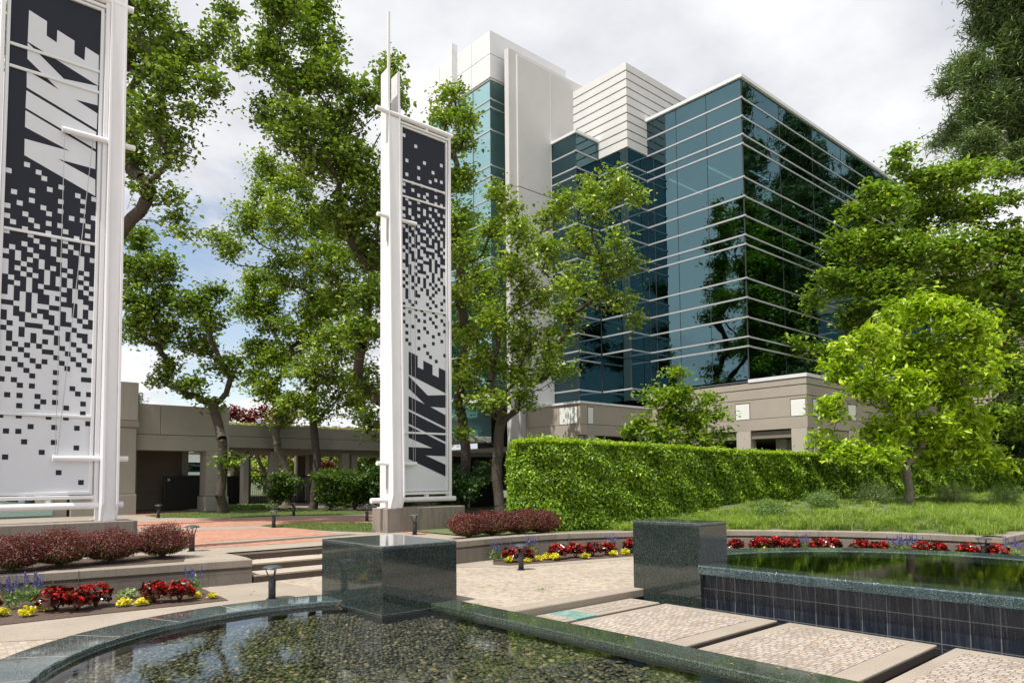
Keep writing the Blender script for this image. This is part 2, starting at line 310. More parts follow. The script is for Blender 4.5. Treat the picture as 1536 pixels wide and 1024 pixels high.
TREES = {"T1":{"base":[5.2,24.84],"b":[5.52,23.39,16.22,0.79,6.09,22.95,15.49,0.73,6.88,22.28,15.18,0.58,7.19,22.07,14.24,0.5,6.13,23.01,14.25,0.75,5.57,23.46,14.88,0.83,6.71,22.57,13.32,0.33,5.62,23.54,13.23,0.79,6.19,23.09,12.6,0.54,5.67,23.61,11.78,0.58,6.4,22.97,11.77,0.33,5.65,23.7,10.85,0.33,6.33,23.12,10.63,0.25,6.49,23.03,9.91,0.19,6.65,22.93,9.45,0.15,4.85,24.04,15.51,0.83,4.05,24.7,16.14,1.04,3.14,25.55,15.53,1.04,2.25,26.33,15.54,0.37,3.81,25.07,14.07,1.24,4.79,24.32,12.61,1.04,3.06,25.43,18.01,1.45,4.92,23.78,17.99,1.24,3.95,24.54,19.24,1.24,7.32,21.83,15.79,0.29]},"T5":{"base":[13.14,21.18],"b":[9.69,22.9,18.05,0.97,10.59,22.19,17.01,0.88,9.39,23.29,16.56,0.74,8.74,23.87,16.38,0.42,10.12,22.72,15.63,0.88,10.97,21.95,15.85,0.83,9.46,23.38,14.6,0.65,10.33,22.64,14.25,0.88,11.37,21.72,14.23,0.92,12.01,21.11,14.92,0.74,12.54,20.58,15.6,0.46,12.87,20.34,14.91,0.35,9.92,23.05,13.68,0.37,10.9,22.25,12.86,0.83,11.77,21.5,12.62,0.97,12.33,21.1,11.46,0.88,11.66,21.74,10.78,0.92,12.3,21.26,9.62,0.88,12.43,21.26,8.24,0.74,12.13,21.63,6.86,0.74,12.36,21.56,5.24,0.65,12.58,21.49,3.63,0.46,10.64,22.06,18.2,0.51,8.43,24.03,17.91,0.28,12.7,20.41,16.06,0.28]},"T4":{"base":[15.38,31.91],"b":[13.22,32.6,16.53,0.7,14.21,31.79,15.88,1.02,12.58,33.35,14.3,0.96,11.6,34.28,13.42,0.58,13.78,32.29,14.29,1.22,14.98,31.23,14.27,1.28,12.15,33.85,12.71,0.64,15.75,30.68,12.67,1.35,14.33,31.98,12.04,1.22,15.34,31.21,10.43,1.35,16.29,30.35,10.74,1.22,14.68,31.93,8.84,1.22,15.9,30.9,8.19,1.35,14.98,31.81,6.92,1.02,16.44,30.57,6.27,1.22,15.51,31.47,5.32,0.9,14.54,32.3,5.65,0.7,16.95,30.2,5.3,0.77,13.08,32.68,17.17,0.32,12.9,32.97,15.57,0.58]},"T3":{"base":[16.12,36.61],"b":[14.56,37.08,12.55,0.86,14.26,37.46,11.13,0.79,15.04,36.83,10.4,1.0,14.69,37.28,8.62,0.93,15.64,36.46,8.25,1.0,15.15,37.01,6.83,0.93,15.98,36.34,6.11,0.86,14.55,37.51,7.19,0.54,15.75,36.63,5.04,0.5,15.26,36.52,11.83,0.72]},"T2":{"base":[10.86,30.95],"b":[7.82,32.79,11.98,0.74,7.6,33.08,10.7,0.91,8.39,32.37,10.98,0.8,7.95,32.89,9.27,0.91,8.75,32.16,9.55,0.8,9.57,31.44,9.54,0.74,8.8,32.23,8.13,0.8,10.24,30.92,8.68,0.63,10.35,30.73,9.82,0.51,9.88,31.31,7.69,0.74,10.66,30.7,6.68,0.57,8.84,32.3,6.76,0.51,9.69,31.63,5.84,0.63,10.39,31.05,5.26,0.4,7.73,33.17,8.14,0.63,8.65,32.52,6.08,0.31,11.02,30.37,6.82,0.31,10.94,30.76,2.69,0.26]},"T6":{"base":[17.0,22.46],"b":[16.23,21.89,17.03,0.53,16.55,21.67,16.23,0.63,16.0,22.17,15.98,0.45,16.78,21.54,15.31,0.53,16.29,22.0,14.92,0.74,16.04,22.32,13.61,0.74,16.63,21.8,13.6,0.69,16.83,21.73,12.28,0.53,16.29,22.23,12.03,0.74,16.73,21.95,10.7,0.63,16.68,22.11,9.13,0.63,16.93,22.02,7.54,0.53,16.88,22.18,5.97,0.53,16.93,22.25,4.65,0.42]},"T7":{"base":[16.96,19.81],"b":[18.94,17.18,12.47,0.54,19.67,16.52,12.59,0.61,20.33,15.97,12.21,0.44,19.33,16.89,11.74,0.59,18.41,17.69,11.99,0.44,16.47,19.38,12.26,0.29,16.73,19.2,11.64,0.49,16.43,19.53,10.79,0.61,15.72,20.22,10.07,0.49,17.25,18.8,10.78,0.64,18.06,18.05,11.26,0.59,16.12,19.95,8.84,0.69,17.02,19.11,9.56,0.83,17.92,18.27,10.04,0.78,18.82,17.44,10.52,0.64,19.83,16.55,10.51,0.44,20.28,16.22,9.65,0.34,19.59,16.84,9.53,0.59,18.69,17.67,9.06,0.73,17.61,18.68,8.33,0.83,16.53,19.69,7.61,0.83,15.81,20.36,7.13,0.54,19.44,17.05,8.56,0.49,20.09,16.5,8.18,0.44,20.44,16.24,7.57,0.27,18.54,17.9,7.83,0.64,17.29,19.08,6.87,0.83,18.21,18.27,6.86,0.64,16.4,19.93,6.15,0.78,15.86,20.44,5.67,0.49,17.33,19.14,5.65,0.69,18.06,18.48,5.89,0.59,18.57,18.03,5.83,0.34,16.63,19.84,4.68,0.59,17.45,19.1,4.79,0.54,16.17,20.24,4.69,0.39,15.75,20.71,3.47,0.22]},"T8":{"base":[20.13,14.34],"b":[19.98,14.15,5.26,0.34,19.78,14.38,4.63,0.5,20.26,13.96,4.58,0.41,19.33,14.8,4.41,0.32,20.81,13.49,4.4,0.34,19.94,14.3,3.95,0.63,20.59,13.74,3.72,0.54,21.09,13.28,3.94,0.29,19.14,15.04,3.47,0.38,19.63,14.63,3.17,0.54,20.48,13.9,2.93,0.54,21.02,13.41,3.15,0.38,18.89,15.27,3.4,0.18]},"T9":{"base":[23.83,8.4],"b":[23.92,7.87,6.85,0.54,23.31,8.44,6.57,0.58,24.55,7.33,6.7,0.58,22.71,9.01,6.0,0.54,25.18,6.8,6.38,0.54,22.22,9.46,5.76,0.35,23.34,8.49,5.58,0.75,24.28,7.66,5.57,0.83,25.18,6.88,5.35,0.66,25.47,6.57,5.97,0.31,22.09,9.64,4.97,0.52,22.76,9.09,4.55,0.7,23.69,8.27,4.33,0.75,24.78,7.31,4.32,0.75,25.52,6.65,4.52,0.37,21.97,9.83,3.9,0.41,23.26,8.74,3.3,0.66,24.36,7.79,3.08,0.75,25.25,6.98,3.28,0.58,21.85,10.02,2.91,0.37,22.51,9.46,2.53,0.41,23.37,8.72,2.31,0.35,24.46,7.76,2.34,0.46,25.31,6.99,2.5,0.52,25.77,6.58,2.61,0.31,25.87,6.54,2.03,0.21]},"T10":{"base":[34.41,11.1],"b":[32.93,11.22,16.01,0.29,32.84,11.36,15.28,0.41,31.89,12.27,14.33,0.41,33.41,10.9,14.69,0.7,34.39,10.02,14.91,0.76,35.04,9.43,15.05,0.64,32.45,11.82,13.83,0.76,34.0,10.48,13.52,1.05,35.31,9.32,13.51,0.93,36.17,8.42,15.24,0.41,31.49,12.72,13.2,0.58,31.03,13.23,11.81,0.7,32.08,12.3,11.79,1.05,33.41,11.16,11.49,1.17,34.94,9.81,11.47,1.17,36.22,8.6,12.33,0.76,36.61,8.14,13.78,0.41,30.64,13.69,10.35,0.5,31.48,12.97,10.05,0.93,32.81,11.83,9.75,1.17,34.56,10.28,9.73,1.17,36.29,8.71,10.29,0.88,36.94,8.11,10.57,0.5,30.23,14.12,9.48,0.35,31.75,12.85,8.59,0.76,29.26,15.12,7.66,0.26,29.99,14.49,7.45,0.35,30.7,13.89,7.15,0.44,36.57,8.6,8.54,0.76,36.86,8.52,6.2,0.93,36.48,9.0,4.46,0.82,37.38,8.25,3.87,0.93,31.2,13.59,5.39,0.76,36.4,8.88,6.79,0.99,37.1,8.1,8.82,0.99,36.79,8.15,11.74,0.88,35.64,9.3,10.01,0.99,35.81,9.29,8.26,0.88]},"T11":{"base":[67.99,9.55],"b":[60.24,13.62,35.6,2.35,61.97,12.29,33.13,2.69,58.72,15.29,31.46,1.57,57.66,16.32,30.25,0.73,59.73,14.63,28.52,2.06,61.96,12.72,27.76,2.35,57.96,16.35,26.58,0.78,59.28,15.26,25.59,1.37,57.06,17.18,26.1,0.44,59.41,14.13,38.54,2.06,61.69,13.19,24.83,1.37,63.51,10.66,36.54,2.94,64.07,10.63,30.67,2.94,62.28,11.44,40.46,2.94]}}
PAN = [{"u":[0.09325,0.02851],"z":[0.0951,-0.00735],"c0":16,"rtop":83,"rows":["################","###.############","#####.##########",".#####.#########","#########.######","#######.####.##.","####.########.##","#.#######.######","####.########.##","##.###.##.#####.",".######.###.#.##","###.##########.#",".###.##.#.######","#.###.####.###.#","###.###.####.###",".###.###.#.###.#","#####.#####.##.#","###.##.#.#.#.###","#.##.###.####.#.",".#.##.###..##.##","##.#.#.###.##.##",".##.##.#.##.##.#",".#.#.##.##.##.##",".##.#.#.#.#.##.#","#.##.##.#.#.#.#.","##.#.#.###.#.#.#","#.##.##...##.##.","#.#.#.##.#.#..##","..#.#.##..###..#","##..#...##..#.#.","..#.#.##..#.#.#.","#.##.#.##.#..#.#","#..#....#.##..##",".#..###..#..#...","#..#...##..#.##.",".#.#.#...#.#..#.",".#...#.#.#..#..#","..#.#.#...#..#..",".#.#...##..#..#.","....#....#..#..#","#.#..#.#..#..#..","...#..#....#..#.",".#..#....#......",".....#........##","#.#......#......","...#.#......#...",".........#...#.#",".#.#..#.........",".......#.#....#.","...#..#....#....","..............#.","#..#....#..#....","...............#",".....#...#...#..",".#.#............","................","....#....#......",".............#..",".......#........",".#..............","................","................","..........#.....","................","..............#."],"let":[[[1.753,10.795],[2.044,10.698],[2.045,10.411],[2.214,10.343],[2.217,10.599],[2.509,10.501],[2.51,10.232],[2.689,10.171],[2.695,10.454],[2.935,10.373],[2.94,9.743],[1.747,10.17]],[[1.748,10.15],[2.347,9.665],[2.932,9.735],[2.936,9.339],[2.549,9.322],[2.937,9.17],[2.932,8.838],[1.755,9.275],[1.748,9.607],[2.27,9.42],[1.752,9.833]],[[1.752,9.216],[2.926,8.783],[2.921,8.434],[1.748,8.873]],[[1.748,8.826],[2.923,8.379],[2.925,8.027],[2.284,8.046],[2.93,7.813],[2.938,7.481],[1.753,7.959],[1.75,8.275],[2.489,8.259],[1.749,8.502]]],"lmat":"panel_white","mull":[10.03,9.6,6.5,3.07],"tubes":[8.62,2.26]},{"u":[0.09815,-0.01751],"z":[0.09885,-0.01512],"c0":106,"rtop":116,"rows":["################","#.##############","################","#####.##########","################","################","##############.#","########.#######","##.#############","######.####.####","################","############.#.#","##.###.###.#####",".###############","####.##.####.##.","#.##############","####.####.##.###","#.####.#.#######","#########.##.#.#",".#.###.#########","###.######.#.###","######.#.####.#.","..#.####.#.#####","###.##.####.##.#","#.##.####.##.###","########.#.##.#.",".##.##.####.####","#.##.##..###.#.#","##.##.###.#.#.##",".##.##.#.#.###.#","####.#.###.#.#.#","##.#.##..###.##.","###.##.##...##.#","..##..#.####.##.",".#.##.#..#.#..##","#.#.#.##..#.#.##","#.#.##..###.##..",".##...##..#.#.##","..##.#.#..#.#.#.","#..#..###..#..#.",".#.#.#...#.#.#..","#.#.#.#.#..#..#.",".#..#.#.#.#.#..#","..#..#..#..#.#.#",".#..#..#.#..#..#","..#..#...#.#....","..#..##...#....#","#.#........#..#.","...#.#...#..#...",".#..#.....#...#.",".#...#.#...#...#","...#....#...#...",".#...#....#...#.","......#.#..#...#",".#..........#...","..#.#...#......#","#.....#..#...#..","..#........#....","......#.......#.","..#........#....","#..#....#.......","......#.........",".........#.....#","..........#.....","............#..."],"let":[[[10.642,5.305],[10.933,5.215],[10.932,4.901],[11.124,4.846],[11.124,5.104],[11.431,5.006],[11.431,4.737],[11.649,4.673],[11.65,4.958],[11.874,4.89],[11.872,4.25],[10.642,4.676]],[[10.638,4.631],[11.271,4.138],[11.876,4.195],[11.875,3.827],[11.35,3.83],[11.874,3.621],[11.873,3.272],[10.638,3.725],[10.638,4.075],[11.188,3.879],[10.638,4.29]],[[10.638,3.661],[11.872,3.208],[11.871,2.863],[10.638,3.322]],[[10.638,3.268],[11.871,2.796],[11.869,2.452],[11.185,2.466],[11.869,2.214],[11.867,1.885],[10.638,2.36],[10.638,2.687],[11.436,2.671],[10.638,2.94]]],"lmat":"panel_dark","mull":[10.06,9.61,6.54,3.075],"tubes":[8.88,2.23]}]
# ------------------------------------------------------------------ mesh helpers
class MB:
    def __init__(s): s.v = []; s.f = []
    def box(s, x0, x1, y0, y1, z0, z1):
        n = len(s.v)
        s.v += [(x0,y0,z0),(x1,y0,z0),(x1,y1,z0),(x0,y1,z0),(x0,y0,z1),(x1,y0,z1),(x1,y1,z1),(x0,y1,z1)]
        s.f += [tuple(n+i for i in q) for q in ((0,3,2,1),(4,5,6,7),(0,1,5,4),(1,2,6,5),(2,3,7,6),(3,0,4,7))]
        return s
    def quad(s, *p):
        n = len(s.v); s.v += list(p); s.f.append(tuple(range(n, n+len(p)))); return s
    def prism(s, pts, a, b, axis='z'):
        n = len(s.v); k = len(pts)
        def mk(p, h): return (p[0], p[1], h) if axis == 'z' else ((p[0], h, p[1]) if axis == 'y' else (h, p[0], p[1]))
        s.v += [mk(p, a) for p in pts] + [mk(p, b) for p in pts]
        s.f.append(tuple(range(n+k-1, n-1, -1))); s.f.append(tuple(range(n+k, n+2*k)))
        for i in range(k):
            j = (i+1) % k; s.f.append((n+i, n+j, n+k+j, n+k+i))
        return s
    def tube(s, p0, p1, r0, r1=None, seg=12, cap=True):
        r1 = r0 if r1 is None else r1
        p0 = Vector(p0); p1 = Vector(p1); d = (p1-p0).normalized()
        a = d.orthogonal().normalized(); b = d.cross(a); n = len(s.v)
        for p, r in ((p0, r0), (p1, r1)):
            for i in range(seg):
                t = 2*math.pi*i/seg; s.v.append(tuple(p + a*math.cos(t)*r + b*math.sin(t)*r))
        for i in range(seg):
            j = (i+1) % seg; s.f.append((n+i, n+j, n+seg+j, n+seg+i))
        if cap: s.f.append(tuple(range(n+seg-1, n-1, -1))); s.f.append(tuple(range(n+seg, n+2*seg)))
        return s
    def lathe(s, prof, cx=0, cy=0, seg=24):
        n = len(s.v); k = len(prof)
        for r, z in prof:
            for i in range(seg):
                t = 2*math.pi*i/seg; s.v.append((cx+r*math.cos(t), cy+r*math.sin(t), z))
        for j in range(k-1):
            for i in range(seg):
                i2 = (i+1) % seg; s.f.append((n+j*seg+i, n+j*seg+i2, n+(j+1)*seg+i2, n+(j+1)*seg+i))
        s.f.append(tuple(n+i for i in range(seg-1, -1, -1))); s.f.append(tuple(n+(k-1)*seg+i for i in range(seg)))
        return s
def obj(name, mb, mat, parent=None, bevel=0, smooth=False, loc=None):
    me = bpy.data.meshes.new(name)
    me.from_pydata(mb.v, [], mb.f); me.update()
    if isinstance(mat, str): mat = [mat]
    for a in mat: me.materials.append(M[a])
    o = bpy.data.objects.new(name, me); col.objects.link(o)
    if parent: o.parent = parent
    if loc: o.location = loc
    if smooth: me.polygons.foreach_set('use_smooth', [True]*len(me.polygons))
    if bevel:
        b = o.modifiers.new('bevel', 'BEVEL'); b.width = bevel; b.segments = 3 if bevel > .01 else 2; b.limit_method = 'ANGLE'; b.angle_limit = R(40)
    return o
def tag(o, label=None, cat=None, group=None, kind=None):
    if label: o['label'] = label
    if cat: o['category'] = cat
    if group: o['group'] = group
    if kind: o['kind'] = kind
    return o
def empty(name, loc=(0,0,0), rz=0):
    o = bpy.data.objects.new(name, None); o.location = loc; o.rotation_euler = (0,0,rz); o.empty_display_size = .2
    col.objects.link(o); return o
def kids(o): return [c for c in bpy.data.objects if c.parent == o]
def copy_tree(o, parent=None):
    ks = kids(o); c = o.copy(); col.objects.link(c); c.parent = parent
    for k in ks: copy_tree(k, c)
    return c
def struct(name, mb, mat, **k): return tag(obj(name, mb, mat, **k), kind='structure')
import bmesh
def sheet(name, outer, holes, z, mat, kind='structure'):
    bm = bmesh.new()
    for lp in [outer]+list(holes):
        vs = [bm.verts.new((p[0], p[1], z)) for p in lp]
        for i in range(len(vs)): bm.edges.new((vs[i], vs[(i+1) % len(vs)]))
    bmesh.ops.triangle_fill(bm, use_beauty=True, use_dissolve=False, edges=bm.edges[:])
    bmesh.ops.recalc_face_normals(bm, faces=bm.faces[:])
    me = bpy.data.meshes.new(name); bm.normal_update()
    for f in bm.faces:
        if f.normal.z < 0: f.normal_flip()
    bm.to_mesh(me); bm.free(); me.materials.append(M[mat])
    o = bpy.data.objects.new(name, me); col.objects.link(o)
    if kind: o['kind'] = kind
    return o
def npmesh(name, V, F, mat, parent=None, loc=None, smooth=False):
    """V (n,3) float, F (m,k) int"""
    me = bpy.data.meshes.new(name)
    V = np.asarray(V, dtype=np.float32); F = np.asarray(F, dtype=np.int32); k = F.shape[1]
    me.vertices.add(len(V)); me.vertices.foreach_set('co', V.ravel())
    me.loops.add(F.size); me.loops.foreach_set('vertex_index', F.ravel())
    me.polygons.add(len(F)); me.polygons.foreach_set('loop_start', np.arange(0, F.size, k, dtype=np.int32))
    try: me.polygons.foreach_set('loop_total', np.full(len(F), k, dtype=np.int32))
    except Exception: pass
    if smooth: me.polygons.foreach_set('use_smooth', np.ones(len(F), dtype=bool))
    me.materials.append(M[mat]); me.update(calc_edges=True); me.validate()
    o = bpy.data.objects.new(name, me); col.objects.link(o)
    if parent: o.parent = parent
    if loc: o.location = loc
    return o
def unit(a): return a/np.maximum(np.linalg.norm(a, axis=1, keepdims=True), 1e-9)
def leaves(rng, C, size, aspect=.55, up=.6, fold=.25, outdir=None, outw=0, vary=.35):
    """folded rhombic leaves at the points C"""
    n = len(C)
    nrm = rng.normal(size=(n,3)); nrm[:,2] += up*2
    if outdir is not None: nrm += outdir*outw
    nrm = unit(nrm); t = unit(np.cross(nrm, rng.normal(size=(n,3)))); s = np.cross(nrm, t)
    L_ = size*(1+vary*rng.uniform(-1, 1, size=(n,1))); W = L_*aspect*.5
    b0 = C - t*L_*.5; b1 = C + t*L_*.5; mid = C - t*L_*.05
    lf = mid + s*W + nrm*W*fold*2; rt = mid - s*W + nrm*W*fold*2
    V = np.stack([b0, rt, b1, lf], axis=1).reshape(-1, 3)
    i = np.arange(n)*4
    F = np.concatenate([np.stack([i, i+1, i+2], 1), np.stack([i, i+2, i+3], 1)])
    return V, F
def cat(parts):
    Vs = []; Fs = []; o = 0
    for V, F in parts: Vs.append(V); Fs.append(F+o); o += len(V)
    return np.concatenate(Vs), np.concatenate(Fs)

# ------------------------------------------------------------------ ground, terrace, basins
U = .42
WL = [(-34, 27), (-14, 18.6), (-6, 15.4), (-2, 14.0), (.2, 13.35), (1.32, 13.04), (3.29, 12.71), (4.9, 12.5)]
WR = [(8.62, 12.10), (10.1, 12.2), (10.8, 12.22), (11.4, 12.15), (12.0, 12.0), (12.58, 11.76), (13.2, 11.46), (13.76, 11.1), (14.4, 10.64), (15.1, 10.1), (15.71, 9.5), (16.2, 8.85), (16.58, 8.25), (16.98, 7.6), (17.29, 6.85), (17.47, 6.1), (17.55, 5.4), (17.57, 4.4)]
WR2 = [(17.57, 4.4), (22, 4.25), (34, 3.9), (60, 3.2)]
low = WL[:-1] + [(4.93, 12.5), (4.93, 13.78), (8.6, 13.78), (8.6, 12.3)] + WR + WR2[1:] + [(60, -60), (-60, -60), (-60, 38)]
def arc(cx, cy, r, a0, a1, n): return [(cx+r*math.cos(R(a0+(a1-a0)*i/n)), cy+r*math.sin(R(a0+(a1-a0)*i/n))) for i in range(n+1)]
a_blk = math.degrees(math.acos((5.1-4)/3.8))
p1out = arc(4, 6.6, 3.8, a_blk, 180, 40)            # pool 1, outer edge of the curved coping
a_in = math.degrees(math.acos((5.1-4)/3.15))
p1in = arc(4, 6.6, 3.15, a_in, 180, 40)
au0 = math.degrees(math.acos(-.8/3.8)); 
up_out = arc(10.0, 3.6, 3.8, -math.degrees(math.acos(-.8/3.8)), 89, 60)
hole = p1out + [(.2, 1.2), (6.32, 1.2), (6.32, -1.0), (9.2, -1.0)] + up_out + [(9.3, 7.5), (9.3, 7.35), (6.32, 7.35), (6.32, 9.3), (5.1, 9.3)]
sheet('ground', [(-900,-900),(900,-900),(900,900),(-900,900)], [low], U-.012, 'terrain')
lowi = [(x, y+.12) for x, y in WL] + [(8.5, 12.62)] + [(x+.1, y+.1) for x, y in WR] + [(x, y+.1) for x, y in WR2[1:]] + [(60, -60), (-60, -60), (-60, 38)]
sheet('plaza', lowi, [hole], 0.0, 'setts')
sheet('concrete_path', [(1.14,11.1),(2.24,11.06),(3.16,10.98),(3.93,10.94),(4.05,12.46),(4.93,12.6),(4.97,12.66),(5.3,12.6),(5.42,11.2),(5.2,10.4),(4.43,10.44),(3.85,10.44),(3.04,10.36),(2.12,9.98),(1.6,9.66),(.2,10.4),(-2.6,11.6),(-2.6,12.0)], [], .004, 'concrete_floor')
sheet('planting_strip', [(1.14,11.1),(2.24,11.06),(3.16,10.98),(3.93,10.94),(4.05,12.6),(3.3,12.85),(1.32,13.2),(-2,14.2),(-8,16.5),(-8,15.0),(-2.6,12.3)], [], .012, 'soil')
sheet('flower_border', [(9.6,11.5),(9.75,11.15),(10.65,10.93),(11.6,10.72),(12.86,10.45),(13.9,9.9),(14.9,9.0),(15.6,8.1),(16.1,7.2),(16.4,6.2),(16.5,5.2),(16.5,4.2),(17.65,4.2),(17.65,5.4),(17.4,6.9),(16.7,8.3),(15.8,9.65),(13.85,11.22),(12.65,11.88),(11.4,12.28),(10.3,12.32)], [], .012, 'soil')
sheet('kerb_strip', [(8.64,12.16),(9.9,12.28),(9.62,11.5),(9.77,11.15),(10.65,10.94),(11.6,10.73),(12.86,10.46),(13.9,9.92),(14.9,9.02),(15.6,8.12),(16.1,7.22),(16.4,6.22),(16.5,5.22),(16.5,4.2),(16.1,4.2),(16.1,5.1),(16.0,6.1),(15.7,7.0),(15.2,7.9),(14.6,8.7),(13.6,9.55),(12.7,10.05),(11.5,10.35),(10.5,10.6),(9.5,10.85),(9.25,11.4),(8.7,11.7)], [], .004, 'concrete_floor')
sheet('terrace', [(-30,26.2),(-14,19.0),(-6,15.8),(1.3,13.4),(4.95,12.9),(4.95,13.7),(8.62,13.7),(8.62,12.3),(10.2,12.6),(11.4,13.2),(12.6,15.6),(13.9,17.6),(13.4,20.5),(14.4,24.5),(19.5,26.0),(21,36),(18,42),(-30,46)], [], U, 'concrete_floor')
PB = POLYS
sheet('brick_paving', PB['brickA'], [], U+.004, 'brick_paving')
sheet('brick_paving', PB['brickB'], [], U+.0045, 'brick_paving')
sheet('brick_paving', PB['brickC'], [], U+.004, 'brick_paving')
sheet('brick_paving', [(8.2,35.2),(11.0,34.7),(12,33.0),(8.5,31.5),(7.6,33.0)], [], U+.0042, 'brick_paving')
sheet('brick_paving', [(10.2,15.2),(12.0,13.6),(12.8,15.2),(12.2,15.9),(10.2,15.95)], [], U+.004, 'brick_paving')
sheet('lawn', PB['lawn1'], [], U+.012, 'lawn_base')
sheet('lawn', PB['lawn2'], [], U+.012, 'lawn_base')
sheet('planting_strip', [(-12,19.2),(-6,16.0),(.2,13.6),(1.32,13.36),(3.29,13.05),(3.9,13.0),(4.1,13.6),(3.9,14.6),(1,15.0),(-10,19.8)], [], U+.006, 'soil')
sheet('planting_strip', [(14.4,25),(17,19),(20,22),(20,26),(16.3,30),(16,37),(12.4,37.6),(12.4,34.6),(16.2,30.5)], [], U+.005, 'soil')

# retaining walls: coping with a shadow groove under it
def wallpath(name, path, zt, label, zc=.13):
    root = empty(name, (0,0,0)); tag(root, label, 'wall')
    def ribbon(o0, o1, z0, z1):
        mb = MB(); P = []
        for i, p in enumerate(path):
            a = path[max(i-1, 0)]; b = path[min(i+1, len(path)-1)]
            d = Vector((b[0]-a[0], b[1]-a[1])).normalized(); n = Vector((d.y, -d.x))
            if i and i < len(path)-1:
                pass
            P.append((p, n))
        for (p, n) in P:
            for o, z in ((o0, z0), (o0, z1), (o1, z1), (o1, z0)): mb.v.append((p[0]+n.x*o, p[1]+n.y*o, z))
        for i in range(len(path)-1):
            for k in range(4):
                k2 = (k+1) % 4; mb.f.append((4*i+k, 4*i+k2, 4*i+4+k2, 4*i+4+k))
        mb.f.append((3, 2, 1, 0)); e = 4*(len(path)-1); mb.f.append((e, e+1, e+2, e+3))
        return mb
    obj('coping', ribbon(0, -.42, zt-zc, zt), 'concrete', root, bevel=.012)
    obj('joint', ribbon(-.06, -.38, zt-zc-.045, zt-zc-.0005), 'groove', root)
    obj('wall_base', ribbon(-.012, -.40, -.05, zt-zc-.046), 'concrete_shaded', root, bevel=.008)  # wall faces coloured darker than the coping to stand in for shade
    cj = MB(); acc = 0
    for a, b in zip(path, path[1:]):
        l_ = math.hypot(b[0]-a[0], b[1]-a[1]); acc += l_
        if acc > 1.7:
            acc = 0; ux, uy = (b[0]-a[0])/l_, (b[1]-a[1])/l_; mx_, my_ = a[0]+ux*l_*.5, a[1]+uy*l_*.5; nx, ny = uy, -ux
            q_ = [(mx_+nx*.006-ux*.004, my_+ny*.006-uy*.004), (mx_+nx*.006+ux*.004, my_+ny*.006+uy*.004), (mx_-nx*.40+ux*.004, my_-ny*.40+uy*.004), (mx_-nx*.40-ux*.004, my_-ny*.40-uy*.004)]
            cj.prism(q_, .0, zt+.0015)
    if cj.v: obj('coping_joint', cj, 'groove', root)
    return root
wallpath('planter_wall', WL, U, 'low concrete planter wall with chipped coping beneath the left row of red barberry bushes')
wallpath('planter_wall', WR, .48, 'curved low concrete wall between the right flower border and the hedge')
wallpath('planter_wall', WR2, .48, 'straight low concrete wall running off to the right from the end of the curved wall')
# steps
st = tag(empty('steps'), 'three broad concrete steps up to the brick terrace between the two planter walls', 'steps')
for i, (y, z) in enumerate(((12.5, .14), (13.07, .28), (13.72, U))):
    s_ = obj('step', MB().box(4.93+.003*i, 8.60-.003*i, y, y+(.57, .65, .30)[i]+.02*(i<2)-.0, z-.035, z), 'step_concrete', st, bevel=.008)
    obj('riser', MB().box(4.935+.003*i, 8.595-.003*i, y+.004, y+.5 if i < 2 else y+.28, z-.14 if i else -.05, z-.028), 'aggregate_and_riser_shade', s_)  # riser colour is real dirt with shade painted in

# ------------------------------------------------------------------ pools
def basin(name, label, parts):
    r_ = tag(empty(name), label, 'pool')
    return r_
def ringmesh(outer, inner, z0, z1):
    mb = MB(); n = len(outer)
    for i in range(n):
        o, q = outer[i], inner[i]
        mb.v += [(o[0],o[1],z0),(o[0],o[1],z1),(q[0],q[1],z1),(q[0],q[1],z0)]
    for i in range(n-1):
        for k in range(4):
            k2 = (k+1) % 4; mb.f.append((4*i+k, 4*i+k2, 4*i+4+k2, 4*i+4+k))
    mb.f.append((3,2,1,0)); e = 4*(n-1); mb.f.append((e,e+1,e+2,e+3))
    return mb
pool = tag(empty('fountain_pool'), 'sunken pool of still clear water over pebbles with a curved granite edge in the foreground', 'pool')
out1 = arc(4, 6.6, 3.8, a_blk, 180, 60) + [(.2, 4), (.2, 1.2)]
in1 = arc(4, 6.6, 3.15, a_in, 180, 60) + [(.85, 4), (.85, 1.2)]
obj('curved_coping', ringmesh(out1, in1, -.06, .045), 'granite_rim', pool, bevel=.02)
in1b = arc(4, 6.6, 3.17, a_in, 180, 60) + [(.83, 4), (.83, 1.2)]; in1c = arc(4, 6.6, 3.10, a_in, 180, 60) + [(.90, 4), (.90, 1.2)]
obj('coping_step', ringmesh(in1b, in1c, -.10, -.004), 'granite', pool, bevel=.006)
jm = MB()
for a_ in (96, 112, 128, 144, 160):
    c_, s_ = math.cos(R(a_)), math.sin(R(a_)); q_ = [(4+c_*3.16-s_*.003, 6.6+s_*3.16+c_*.003), (4+c_*3.79-s_*.003, 6.6+s_*3.79+c_*.003), (4+c_*3.79+s_*.003, 6.6+s_*3.79-c_*.003), (4+c_*3.16+s_*.003, 6.6+s_*3.16-c_*.003)]
    jm.prism(q_, .04, .0462)
obj('stone_joint', jm, 'pier_stone', pool)
obj('stone_joint', MB().box(5.875, 6.315, 6.62, 6.628, .03, .0412).box(5.875, 6.315, 4.7, 4.708, .03, .0412).box(5.875, 6.315, 2.8, 2.808, .03, .0412), 'soil', pool)
obj('straight_coping', MB().box(5.87, 6.32, 1.2, 8.60, -.06, .04), 'granite_wet', pool, bevel=.012)
obj('front_coping', MB().box(.2, 6.32, .75, 1.198, -.06, .042), 'granite_rim', pool, bevel=.012)
bw = MB().box(5.90, 6.30, 1.2, 8.6, -.40, -.061)
obj('basin_wall', bw, 'tile_black', pool)
obj('basin_wall', ringmesh([(x*1.0, y) for x, y in out1], in1b, -.40, -.10), 'tile_black', pool)
